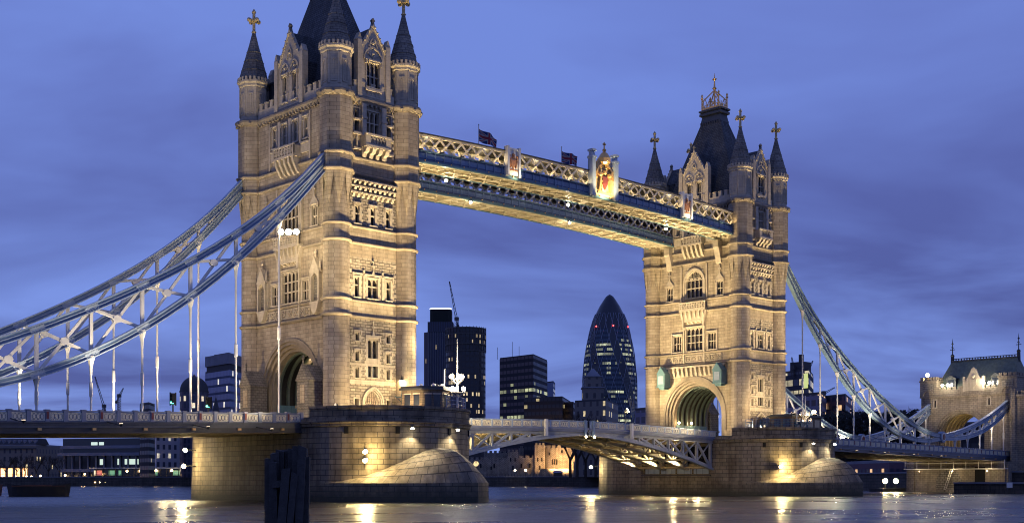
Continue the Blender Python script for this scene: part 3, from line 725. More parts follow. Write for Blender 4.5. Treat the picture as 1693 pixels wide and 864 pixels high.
        for r_, v in ((0, .2), (.22, .08), (.44, -.1)):
            p0 = arch_pts(-1.5+r_, 1.5-r_, 11.9, 2.0-r_*.8, 8); p1 = arch_pts(-1.72+r_, 1.72-r_, 11.9, 2.25-r_*.8, 8)
            for k in range(16): mb.prism(F[f], [p0[k], p0[k+1], p1[k+1], p1[k]], -.3, v)
            for sg in (-1, 1): mb.fbox(F[f], sg*(1.5-r_), sg*(1.72-r_), -.3, v, 9.8, 11.9)
        dr = B(mb, 'door_arch', 'trim_stone')
        mb = MB(tf); mb.fbox(F[f], -1.1, 1.1, -.32, -.2, 9.8, 11.75); mb.build('door', 'board_wood', dr)
        mb = MB(tf); mb.prism(F[f], [(-1.15, 11.9)]+[(a, z) for a, z in arch_pts(-1.1, 1.1, 11.9, 1.65, 6)]+[(1.15, 11.9)], -.3, -.22)
        for k in range(7): u = -.9+.3*k; mb.fbox(F[f], u-.05, u+.05, -.23, -.13, 11.9, 13.5-abs(u)*.9)
        mb.fbox(F[f], -1.15, 1.15, -.3, -.08, 11.7, 11.95); mb.build('tympanum', 'ashlar', dr)
    # --- parapet battlements
    mb = MB(tf)
    for f, w in (('out', 7.3), ('in', 7.3), ('E', 3.3), ('W', 3.3)):
        mb.fbox(F[f], -w, w, -.3, .1, 49.5, 50.6)
        n = int(2*w/1.15)
        for k in range(n):
            u = -w+2*w*(k+.5)/n
            mb.fbox(F[f], u-.33, u+.33, -.3, .1, 50.6, 51.35); mb.fbox(F[f], u-.38, u+.38, -.34, .15, 51.35, 51.47)
    B(mb, 'battlement', 'trim_stone')
    # --- gables
    for f in ('out', 'in', 'E', 'W'):
        wide = f in ('out', 'in'); w = 2.55 if wide else 1.9; ea = 54.9 if wide else 55.4; ap = 59.1 if wide else 58.6
        hol = [(-1.75, -.4, 50.3, 53.9), (.4, 1.75, 50.3, 53.9)] if wide else [(-1.15, 1.15, 50.9, 54.3)]
        mb = MB(tf); v = .06
        wall_holes(mb, F[f], -w, w, 49.5, ea, hol, v)
        mb.face([F[f](-w, v, ea), F[f](w, v, ea), F[f](0, v, ap)])
        mb.fbox(F[f], -w, w, -.9, -.6, 49.5, ea)
        g = B(mb, 'gable', 'trim_stone')
        for h in hol: window(F[f], tf, t, *h, 2 if wide else 3, (.45,), 'lancet', sur=.16, proud=.16, deep=.36)
        mb = MB(tf)
        for sg in (-1, 1):
            mb.fbox(F[f], sg*(w-.05), sg*(w+.62), -.5, .35, 49.5, ea+1.1); mb.prism(F[f], [(sg*(w-.1), ea+1.1), (sg*(w+.68), ea+1.1), (sg*(w+.3), ea+2.0)], -.45, .3)
            mb.beam(F[f](sg*(w+.05), -.1, ea+.1), F[f](0, -.1, ap+.15), .45, .32) if False else mb.prism(F[f], [(sg*(w+.02), ea), (0, ap), (0, ap+.35), (sg*(w+.02), ea+.42)], -.3, .2)
        mb.build('buttress', 'trim_stone', g)
        mb = MB(tf); mb.prism(F[f], [(-.3, ap-.1), (.3, ap-.1), (.12, ap+.55), (.28, ap+.75), (0, ap+1.1), (-.28, ap+.75), (-.12, ap+.55)], -.2, .15); mb.build('apex_finial', 'spire_stone', g)
        cs = ((-1.07, .9, 54.0, 1.3), (1.07, .9, 54.0, 1.3), (0, .5, 55.7, 1.4)) if wide else ((0, 1.3, 54.4, 1.5), (0, .5, 56.0, 1.0))
        for uc, hw_, z, rs in cs:                     # blind tracery over the windows
            mb = MB(tf); p0 = arch_pts(uc-hw_, uc+hw_, z, rs, 6); p1 = arch_pts(uc-hw_-.16, uc+hw_+.16, z, rs+.22, 6)
            for k in range(12): mb.prism(F[f], [p0[k], p0[k+1], p1[k+1], p1[k]], 0, .2)
            mb.fbox(F[f], uc-.06, uc+.06, 0, .16, z, z+rs)
            for s_ in (-1, 1): mb.beam(F[f](uc, .12, z+rs*.2), F[f](uc+s_*hw_*.7, .12, z+rs*.55), .1, .1)
            mb.ball(F[f](uc, .1, z+rs*.55), .24, 6, 4); mb.build('tracery', 'trim_stone', g)
        for k in range(5):
            for sg in (-1, 1): mb = MB(tf); mb.ball(F[f](sg*w*(1-(k+.5)/5.2), .12, ea+.35+(ap-ea)*(k+.5)/5.2), .2, 6, 4); mb.build('crocket', 'trim_stone', g)
        mb = MB(tf); mb.fbox(F[f], -w, w, 0, .16, 49.75, 49.95)
        if not wide:
            mb.fbox(F[f], -1.25, 1.25, 0, .3, 50.55, 50.85)
            for k in range(4): u = -.9+.6*k; mb.beam(F[f](u-.2, .1, 49.95), F[f](u+.2, .1, 50.5), .09, .09); mb.beam(F[f](u+.2, .1, 49.95), F[f](u-.2, .1, 50.5), .09, .09)
        mb.build('gable_sill', 'trim_stone', g)
        mb = MB(tf); b_ = -4.4 if not wide else -3.2   # gable roof running back into the main roof
        mb.face([F[f](-w, -.1, ea+.1), F[f](0, -.1, ap), F[f](0, b_, ap), F[f](-w, b_, ea+.1)]); mb.face([F[f](w, -.1, ea+.1), F[f](0, -.1, ap), F[f](0, b_, ap), F[f](w, b_, ea+.1)])
        mb.fbox(F[f], -w, w, -2.2, -.85, 49.5, ea+.05)
        mb.build('gable_roof', 'slate', g)
    # --- main roof, platform and crest
    mb = MB(tf); ring = lambda a, b, z: [(-a, -b, z), (a, -b, z), (a, b, z), (-a, b, z)]
    mb.loft([ring(4.9, 8.6, 49.6), ring(4.3, 7.7, 51.4), ring(3.8, 6.8, 52.9), ring(1.15, 2.15, 65.0)]); roof = B(mb, 'roof', 'slate')
    mb = MB(tf); mb.loft([ring(1.2, 2.2, 65.0), ring(1.0, 1.95, 66.3), ring(1.35, 2.3, 66.5), ring(1.35, 2.3, 66.9), ring(1.15, 2.1, 67.0), ring(1.4, 2.4, 67.2), ring(1.4, 2.4, 67.45)])
    for k in range(9):
        y = -2.0+.5*k
        for sg in (-1, 1): mb.prism(lambda a, b, z, y=y, sg=sg: (sg*(1.22+a), y-.12+.24*b, z), [(0, 64.6), (.12, 65.3), (-.05, 65.3)], 0, 1)
    mb.build('roof_platform', 'lead', roof)
    mb = MB(tf)
    for sx_ in (-1, 1):
        for y in np.linspace(-1.8, 1.8, 12): mb.beam((sx_*1.2, y, 67.45), (sx_*1.2, y, 68.7), .07, .07)
        mb.beam((sx_*1.2, -1.8, 68.2), (sx_*1.2, 1.8, 68.2), .1, .12); mb.beam((sx_*1.2, -1.8, 67.7), (sx_*1.2, 1.8, 67.7), .1, .3)
        for sy in (-1, 1): mb.lathe(sx_*1.2, sy*1.8, [(.14, 67.45), (.12, 69.4), (.28, 69.6), (.1, 69.8), (.2, 70.1), (.02, 70.4)], 6)
        for y0 in (-1.2, 0, 1.2):
            for s_ in (-1, 1): mb.beam((sx_*1.2, y0+s_*.6, 68.2), (sx_*1.2, y0, 69.5), .1, .1)
    for sy in (-1, 1):
        for x in np.linspace(-1.2, 1.2, 7): mb.beam((x, sy*1.8, 67.45), (x, sy*1.8, 68.7), .09, .09)
        mb.beam((-1.2, sy*1.8, 68.2), (1.2, sy*1.8, 68.2), .1, .12); mb.beam((-1.2, sy*1.8, 67.7), (1.2, sy*1.8, 67.7), .1, .3)
        for s_ in (-1, 1): mb.beam((s_*1.2, sy*1.8, 69.0), (0, 0, 71.0), .16, .16)
    mb.lathe(0, 0, [(.16, 67.45), (.14, 71), (.4, 71.3), (.16, 71.6), (.1, 72.6), (.3, 72.9), (.1, 73.1), (.02, 74)], 8)
    mb.beam((-.45, 0, 72.9), (.45, 0, 72.9), .12, .14); mb.beam((0, -.45, 72.9), (0, .45, 72.9), .12, .14)
    mb.build('roof_crest', 'gold_leaf', roof)
    mb = MB(tf)                                       # chimney by the corner turret
    mb.box(-3.6, -2.6, 7.2, 8.2, 51, 54.6); mb.box(-3.7, -2.5, 7.1, 8.3, 54.6, 54.9); mb.build('chimney', 'lead', roof)
    # --- road tunnel: vault, painted ribs, dado
    mb = MB(tf)
    n = 20; P = [(5.3*math.cos(math.pi*k/n), ZC+5.3*math.sin(math.pi*k/n)) for k in range(n+1)]
    for k in range(n): mb.face([(-4.3, *P[k]), (4.3, *P[k]), (4.3, *P[k+1]), (-4.3, *P[k+1])])
    for sg in (-1, 1): mb.face([(-4.3, sg*5.3, 9.8), (4.3, sg*5.3, 9.8), (4.3, sg*5.3, ZC), (-4.3, sg*5.3, ZC)])
    va = B(mb, 'vault', 'tunnel_lining')
    for x in np.linspace(-3.9, 3.9, 7):
        mb = MB(tf); arch_band(mb, lambda u, v, z, x=x: (x+v, u, z), 0, ZC, 4.95, 5.29, -.16, .16, 12.3, 20); mb.build('rib', 'rib_paint', va)
    for sg in (-1, 1):
        mb = MB(tf); mb.box(-4.3, 4.3, sg*5.02-.06, sg*5.02+.06, 9.8, 12.3)
        for x in np.linspace(-3.5, 3.5, 6): mb.box(x-.06, x+.06, sg*4.93-.04, sg*4.93+.04, 9.8, 12.3)
        mb.build('dado', 'teal_paint', va)
    return t
tw_s = tower(-41.15, 1, 'nearer gothic stone tower with the suspension chains coming down to the left')
tw_n = tower(41.15, -1, 'farther gothic stone tower with a gilt roof crest and two green boxes over its arch')

# ------------------------------------------------------------------ high-level walkways
def cam_z(x): return .85*(1-(x/35.5)**2)
def walkway(y0, y1, label, crests):
    t = thing('high_walkway', label, 'footbridge', (0, (y0+y1)/2, 43.2), 'high level walkways between the towers')
    xs = list(np.linspace(-35.45, 35.45, 41))
    def strip(mb, ya, yb, za, zb):
        mb.loft([[(x, ya, za+cam_z(x)), (x, yb, za+cam_z(x)), (x, yb, zb+cam_z(x)), (x, ya, zb+cam_z(x))] for x in xs])
    ye = y0 if y0 < 0 else y0
    for face, sg in ((y0, -1), (y1, 1)):
        inn = -sg
        mb = MB(); strip(mb, face, face+inn*.25, 43.75, 44.75); gd = mb.build('side_girder', 'deep_blue_paint', t)
        mb = MB()
        for k in range(48):
            x = -35+70*k/47; z = cam_z(x)
            mb.box(x-.06, x+.06, face+sg*.07-.06, face+sg*.07+.06, 43.8+z, 44.7+z)
        for x0 in np.linspace(-34.3, 32.8, 47):
            z = cam_z(x0+.74); mb.box(x0+.32, x0+1.16, face+sg*.03-.03, face+sg*.03+.03, 44.0+z, 44.1+z); mb.box(x0+.32, x0+1.16, face+sg*.03-.03, face+sg*.03+.03, 44.42+z, 44.52+z)
            mb.box(x0+.32, x0+.42, face+sg*.03-.03, face+sg*.03+.03, 44.1+z, 44.42+z); mb.box(x0+1.06, x0+1.16, face+sg*.03-.03, face+sg*.03+.03, 44.1+z, 44.42+z)
        strip(mb, face+sg*.03, face+sg*.01, 43.95, 44.55); mb.build('girder_panels', 'blue_paint', gd)
        mb = MB(); strip(mb, face+sg*.28, face+inn*.1, 43.3, 43.52); strip(mb, face+sg*.16, face+inn*.1, 43.52, 43.75); strip(mb, face+sg*.16, face+inn*.1, 44.76, 44.9); mb.build('bottom_moulding', 'teal_paint', t)
        mb = MB()
        for k in range(32): x = -34.6+69.2*k/31; mb.ball((x, face+sg*.22, 43.63+cam_z(x)), .11, 6, 4)
        mb.build('gilt_stud', 'gold_leaf', gd)
        mb = MB(); strip(mb, face+sg*.05, face+inn*.2, 44.9, 45.02); strip(mb, face+sg*.1, face+inn*.3, 46.75, 47.0); mb.build('lattice_rail', 'cream_paint', t)
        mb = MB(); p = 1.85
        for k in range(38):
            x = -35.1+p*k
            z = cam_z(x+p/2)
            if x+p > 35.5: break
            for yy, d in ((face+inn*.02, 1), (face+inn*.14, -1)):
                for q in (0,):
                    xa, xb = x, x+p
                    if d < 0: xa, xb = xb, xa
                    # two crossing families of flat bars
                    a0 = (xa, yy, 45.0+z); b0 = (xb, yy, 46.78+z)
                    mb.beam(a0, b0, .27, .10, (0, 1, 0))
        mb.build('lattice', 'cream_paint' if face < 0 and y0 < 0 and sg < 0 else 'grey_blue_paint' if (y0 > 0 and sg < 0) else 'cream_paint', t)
        mb = MB()
        for k in range(38):
            x = -35.1+p*(k+.5)
            if x > 35: break
            mb.ball((x, face+sg*.08, 45.89+cam_z(x)), .17, 6, 4)
        mb.build('lattice_boss', 'cream_paint', t)
    mb = MB(); yc = (y0+y1)/2
    mb.loft([[(x, y0-.25, 47.0+cam_z(x)), (x, y1+.25, 47.0+cam_z(x)), (x, y1+.25, 47.16+cam_z(x)), (x, yc, 47.75+cam_z(x)), (x, y0-.25, 47.16+cam_z(x))] for x in xs]); mb.build('roof', 'dark_steel', t)
    mb = MB(); strip(mb, y0+.2, y1-.2, 43.62, 43.75); mb.build('floor', 'cream_paint', t)
    mb = MB()                                          # soffit framing: cross girders, stringers, wind bracing
    for k in range(26):
        x = -35.2+70.4*k/25; z = cam_z(x); mb.box(x-.09, x+.09, y0+.12, y1-.12, 43.22+z, 43.62+z)
    for k in range(25):
        xa, xb = -35.2+70.4*k/25, -35.2+70.4*(k+1)/25; z = cam_z((xa+xb)/2)
        for a, b in ((y0+.3, y1-.3), (y1-.3, y0+.3)): mb.beam((xa, a, 43.46+z), (xb, b, 43.46+z), .16, .12)
    for y in (y0+.35, (y0+y1)/2, y1-.35): strip(mb, y-.1, y+.1, 43.32, 43.6)
    mb.build('soffit_framing', 'cream_paint', t)
    for x, w, zt, big in crests:
        z = cam_z(x); F = lambda u, v, zz, x=x: (x+u, y0-v, zz+z)
        mb = MB()
        if not big:
            mb.fbox(F, -w+.35, w-.35, .05, .45, 43.8, 47.2); mb.fbox(F, -w, -w+.35, 0, .75, 43.6, 47.65); mb.fbox(F, w-.35, w, 0, .75, 43.6, 47.65); mb.fbox(F, -w+.3, w-.3, .0, .55, 47.2, 47.5)
            sp = mb.build('shield_panel', 'white_paint', t)
            mb = MB()                                  # shield under a crest with supporters, in low relief
            mb.prism(F, [(-.45, 45.9), (.45, 45.9), (.42, 45.2), (0, 44.6), (-.42, 45.2)], .4, .58)
            for s_ in (-1, 1): mb.beam(F(s_*.5, .5, 44.8), F(s_*.75, .5, 46.3), .16, .16); mb.ball(F(s_*.72, .52, 46.4), .18, 6, 4); mb.beam(F(s_*.3, .5, 46.2), F(s_*.75, .5, 45.5), .1, .1)
            mb.lathe(x, y0-.5, [(.28, 46.1+z), (.2, 46.4+z), (.26, 46.6+z), (.02, 46.9+z)], 8); mb.beam(F(-.8, .5, 44.5), F(.8, .5, 44.5), .1, .16)
            mb.build('coat_of_arms', 'arms_paint', sp)
        else:
            mb.fbox(F, -w+.5, w-.5, .05, .5, 43.7, 47.7)
            for k in range(9):
                u = -w+.9+(2*w-1.8)*k/8; mb.fbox(F, u-.15, u+.15, .1, .45, 47.7, 48.3+1.5*(1-abs(k-4)/4))
            mb.prism(F, [(a, b) for a, b in arch_pts(-1.6, 1.6, 47.6, 1.7, 6)], .1, .5)
            sp = mb.build('royal_crest_panel', 'crest_stone', t)
            for sg in (-1, 1):
                mb = MB(); u = sg*(w-.25); mb.fbox(F, u-.35, u+.35, -.1, .85, 43.4, 49.3); mb.fbox(F, u-.45, u+.45, -.15, .95, 48.9, 49.2); mb.fbox(F, u-.28, u+.28, 0, .7, 49.3, 49.9); mb.fbox(F, u-.42, u+.42, -.12, .9, 49.9, 50.2); mb.build('panel_pillar', 'pale_blue_paint', sp)
            mb = MB()
            p0 = arch_pts(-1.75, 1.75, 46.2, 2.1, 8); p1 = arch_pts(-2.0, 2.0, 46.2, 2.4, 8)
            for k in range(16): mb.prism(F, [p0[k], p0[k+1], p1[k+1], p1[k]], .45, .72)
            mb.lathe(x, y0-.55, [(.6, 48.3+z), (.95, 48.6+z), (1.0, 49.2+z), (.55, 49.9+z), (.2, 50.2+z), (.32, 50.5+z), (.12, 50.7+z), (.1, 51.2+z), (.25, 51.35+z), (.02, 51.7+z)], 10)
            mb.beam(F(-.35, .55, 51.3), F(.35, .55, 51.3), .1, .12)
            for s_ in (-1, 1):                         # supporters either side of the shield
                mb.beam(F(s_*1.25, .6, 44.3), F(s_*.95, .6, 46.4), .55, .36); mb.ball(F(s_*1.0, .65, 46.8), .45, 8, 5); mb.beam(F(s_*1.0, .7, 46.0), F(s_*.45, .7, 45.7), .16, .16); mb.beam(F(s_*1.1, .6, 44.6), F(s_*1.5, .6, 45.7), .14, .14)
                mb.beam(F(s_*1.2, .6, 44.2), F(s_*.5, .6, 44.4), .18, .18)
            mb.ball(F(0, .6, 47.1), .42, 8, 5); mb.beam(F(-1.5, .6, 44.05), F(1.5, .6, 44.05), .14, .3)
            for k in range(14):
                a = math.pi*k/13; mb.ball(F(1.5*math.cos(a), .55, 46.3+1.75*math.sin(a)), .14, 6, 4)
            mb.build('royal_arms', 'gold_leaf', sp)
            mb = MB(); mb.prism(F, [(-.55, 46.5), (.55, 46.5), (.52, 45.4), (0, 44.6), (-.52, 45.4)], .5, .78); mb.build('shield', 'red_enamel', sp)
            mb = MB()
            for k in range(4): u = -1.45+.97*k; mb.fbox(F, u-.07, u+.07, .46, .6, 43.9, 46.2)
            mb.build('panel_tracery', 'gilt_stone', sp)
    return t
wk_e = walkway(-9.0, -4.7, 'near covered walkway high between the towers, with the painted crests on its lattice', ((-16.9, 1.25, 0, False), (1.7, 2.75, 0, True), (21.3, 1.25, 0, False)))
wk_w = walkway(4.6, 9.0, 'far covered walkway high between the towers, seen beneath the near one', ())

# flags flying on the near walkway's roof
def flag(x, label):
    t = thing('flagpole', 'thin pole on the walkway roof flying '+label[0], 'flagpole', (x, -6.85, 48), 'flagpoles on the walkway roof')
    mb = MB(); mb.tube((x, -6.85, 47.6), (x, -6.85, 51.1), .06, 6); mb.ball((x, -6.85, 51.15), .1, 6, 4); mb.build('pole', 'white_paint', t)
    mb = MB(); nx, nz = 22, 8; w, h = 3.6, 1.65; Z1 = 50.6
    def pt(i, j):
        s_ = i/nx; return (x+.06+w*s_*.97, -6.85+.34*math.sin(s_*8+j*.12)*s_**.6, Z1-h*(1-j/nz)-.55*s_*s_*label[1]-.1*math.sin(s_*6))
    for i in range(nx):
        for j in range(nz): mb.face([pt(i, j), pt(i+1, j), pt(i+1, j+1), pt(i, j+1)], [(i/nx, j/nz), ((i+1)/nx, j/nz), ((i+1)/nx, (j+1)/nz), (i/nx, (j+1)/nz)])
    o = mb.build('flag', 'flag_cloth', None, 60, (x, -6.85, 50), recalc=False); tag(o, label[2], 'flag', 'union flags on the walkway')
flag(-20.9, ('the drooping flag nearer the left tower', 1.6, 'drooping union flag on the walkway roof, left of the round shield panel'))
flag(-4.6, ('the outstretched flag nearer the golden crest', .35, 'outstretched union flag on the walkway roof, next to the golden crest'))
# ------------------------------------------------------------------ suspension chains
US = np.array([48.2, 54.5, 60.4, 66.2, 71.7, 77.4, 83.0, 88, 92, 98, 102, 105.8]); UZ = np.array([41.4, 34.7, 30.4, 26.4, 23.3, 20.3, 17.7, 15.6, 14.3, 12.7, 12.0, 11.75])
LS = np.array([48.4, 54.7, 60.1, 66.0, 71.6, 77.2, 83.2, 88, 92, 98, 102, 105.8]); LZ = np.array([39.9, 33.0, 27.5, 22.7, 18.9, 15.7, 13.2, 11.7, 11.0, 10.7, 10.9, 11.35])
PU = np.polyfit(US, UZ, 4); PL = np.polyfit(LS, LZ, 4)
S2 = np.array([105.8, 111.5, 117.2, 122.9, 128.6, 134, 138]); PU2 = np.polyfit(S2, [11.75, 12.35, 13.7, 15.2, 17.0, 19.1, 20.9], 3); PL2 = np.polyfit(S2, [11.35, 11.3, 12.0, 13.1, 14.9, 17.4, 20.0], 3)
def chord(t, name, P, sx, y, s0, s1, n, hgt, blue, edge):
    pts = [(sx*s, y, float(np.polyval(P, s))) for s in np.linspace(s0, s1, n)]
    def sweep(mb, w, a, b):
        rings = []
        for i, p in enumerate(pts):
            d = (Vector(pts[min(i+1, n-1)])-Vector(pts[max(i-1, 0)])).normalized(); nn = Vector((-d.z, 0, d.x));
            if nn.z < 0: nn = -nn
            rings.append([tuple(Vector(p)+Vector((0, q*w/2, 0))+nn*r) for q, r in ((-1, a), (1, a), (1, b), (-1, b))])
        mb.loft(rings)
    mb = MB(); sweep(mb, .5, -hgt/2, hgt/2); c = mb.build(name, blue, t)
    mb = MB(); sweep(mb, .78, hgt/2, hgt/2+.12); sweep(mb, .78, -hgt/2-.12, -hgt/2); sweep(mb, .6, -.05, .05); mb.build('flange', edge, c)
def chain(sx, y, label, P1, P2, s0, s1, stations, bays, zdeck, blue, edge, grp):
    t = thing('suspension_chain', label, 'suspension chain', (sx*(s0+s1)/2, y, float(np.polyval(P2, (s0+s1)/2))), grp)
    chord(t, 'upper_chord', P1, sx, y, s0, s1, 30, .62, blue, edge); chord(t, 'lower_chord', P2, sx, y, s0, s1, 30, .62, blue, edge)
    up = lambda s: float(np.polyval(P1, s)); lo = lambda s: float(np.polyval(P2, s))
    for s in stations:
        if up(s)-lo(s) > 1.3:
            mb = MB(); mb.beam((sx*s, y, lo(s)), (sx*s, y, up(s)), .34, .34, (1, 0, 0)); mb.build('strut', 'white_paint', t)
        for fz, P_ in ((lo, P2), (up, P1)):           # riveted splice plates on the chords
            zc = fz(s); sl = math.atan(float(np.polyval(np.polyder(P_), s)))*sx; mb = MB()
            mb.beam((sx*s-.8*math.cos(sl), y, zc-.8*math.sin(sl)), (sx*s+.8*math.cos(sl), y, zc+.8*math.sin(sl)), .62, .56)
            for q in range(5):
                u = -.64+.32*q
                for w_ in (-.18, .18): mb.box(sx*s+u*math.cos(sl)-w_*math.sin(sl)-.05, sx*s+u*math.cos(sl)-w_*math.sin(sl)+.05, y-.36, y+.36, zc+u*math.sin(sl)+w_*math.cos(sl)-.05, zc+u*math.sin(sl)+w_*math.cos(sl)+.05)
            mb.build('splice_plate', edge, t)
        zt = lo(s)-.3; zb = zdeck(s)
        mb = MB()
        mb.lathe(sx*s, y, [(.10, zt-2.0), (.13, zt-1.9), (.20, zt-.9), (.42, zt-.1), (.42, zt+.1)], 8)
        if zt-zb > 3.5:
            zm = zb+(zt-zb)*.42
            mb.lathe(sx*s, y, [(.125, zb), (.125, zm-.8), (.2, zm-.65), (.2, zm+.65), (.125, zm+.8), (.125, zt-1.9)], 8)
        elif zt-2 > zb: mb.tube((sx*s, y, zb), (sx*s, y, zt-1.9), .12, 8)
        mb.build('hanger', 'white_paint', t)
    for a, b in bays:
        if min(up(a)-lo(a), up(b)-lo(b)) < 1.0: continue
        mb = MB()
        p, q, r_, u_ = (sx*a, y, lo(a)), (sx*b, y, up(b)), (sx*a, y, up(a)), (sx*b, y, lo(b))
        mb.beam(p, q, .3, .26, (0, 1, 0)); mb.beam(r_, u_, .3, .2, (0, 1, 0))
        m = (sx*(a+b)/2, y, (up(a)+lo(a)+up(b)+lo(b))/4)
        mb.prism(lambda u, v, z: (m[0]+u, m[1]+v, m[2]+z), [(.5*math.cos(k*math.pi/4), .42*math.sin(k*math.pi/4)) for k in range(8)], -.2, .2)
        mb.build('cross_brace', 'white_paint', t)
    return t
ST = [54.5+5.72*k for k in range(9)]; BY = [(ST[k], ST[k+1]) for k in range(8)]; BY.insert(0, (51.0, 54.5))
zds = lambda s: 10.2-(s-51.8)*.0155
zdl = lambda s: 10.2-(s-51.8)*.0285
for sx, y, lb, bl, ed in ((-1, -9.25, 'long suspension chain of the left span, nearest the viewer', 'blue_paint', 'pale_blue_paint'), (-1, 9.25, 'long suspension chain of the left span, on the far side of the road', 'blue_paint', 'pale_blue_paint'),
                  (1, -9.25, 'long suspension chain of the right span, nearest the viewer', 'sea_green_paint', 'dusk_teal_paint'), (1, 9.25, 'long suspension chain of the right span, emerging behind the farther tower', 'sea_green_paint', 'dusk_teal_paint')):
    t = chain(sx, y, lb, PU, PL, 46.6, 105.8, ST, BY, zdl if sx < 0 else zds, bl, ed, 'long suspension chains')
for y, lb in ((-9.25, 'short steep chain rising to the right end of the gatehouse tower'), (9.25, 'short steep chain rising to the left end of the gatehouse tower')):
    st = [111.5+5.7*k for k in range(5)]
    chain(1, y, lb, PU2, PL2, 105.8, 138.6, st, [(st[k], st[k+1]) for k in range(4)], zds, 'blue_paint', 'pale_blue_paint', 'short chains at the gatehouse')
    t = thing('chain_pivot', 'round hinge joint with a red boss where two chains meet, '+('nearer side of the road' if y < 0 else 'far side of the road'), 'chain joint', (105.8, y, 11.5), 'chain hinge joints')
    mb = MB(); Fp = lambda u, v, z, y=y: (105.8+u, y-v, 11.55+z)
    mb.prism(Fp, [(1.15*math.cos(k*math.pi/10), 1.15*math.sin(k*math.pi/10)) for k in range(20)], -.45, .45); mb.build('drum', 'blue_paint', t)
    mb = MB(); mb.prism(Fp, [(.85*math.cos(k*math.pi/10), .85*math.sin(k*math.pi/10)) for k in range(20)], .45, .52); mb.build('ring', 'white_paint', t)
    mb = MB(); mb.prism(Fp, [(.5*math.cos(k*math.pi/8), .6*math.sin(k*math.pi/8)) for k in range(16)], .5, .62); mb.build('boss', 'red_enamel', t)

# ------------------------------------------------------------------ parapet panel (shared by every span)
def make_panel(w, h, mat_p='grey_blue_paint', mat_o='cream_paint'):
    mb = MB(); mb.box(-w/2, w/2, -.05, .05, 0, h)
    me_p = mb.build('panel', mat_p); C.objects.unlink(me_p)
    mb = MB(); y = -.10
    for s_ in (0, 1): mb.box(-w*.46, w*.46, y-.03, y+.06, .08+s_*(h-.22), .14+s_*(h-.22)); mb.box(-w*.46+s_*(w*.86), -w*.40+s_*(w*.86), y-.03, y+.06, .08, h-.08)
    n = 3; cw = w*.80/n
    for k in range(n):
        u = -w*.40+cw*(k+.5)
        mb.beam((u-cw*.46, y, .14), (u+cw*.46, y, h-.14), .09, .07, (0, 1, 0)); mb.beam((u+cw*.46, y, .14), (u-cw*.46, y, h-.14), .09, .07, (0, 1, 0))
        mb.beam((u, y, .12), (u, y, h-.12), .06, .06, (0, 1, 0))
        mb.prism(lambda a, b, z, u=u: (u+a, y+b, h/2+z), [(.16*math.cos(q*math.pi/4), .2*math.sin(q*math.pi/4)) for q in range(8)], -.05, .05)
    me_o = mb.build('panel_tracery', mat_o); C.objects.unlink(me_o)
    return me_p, me_o
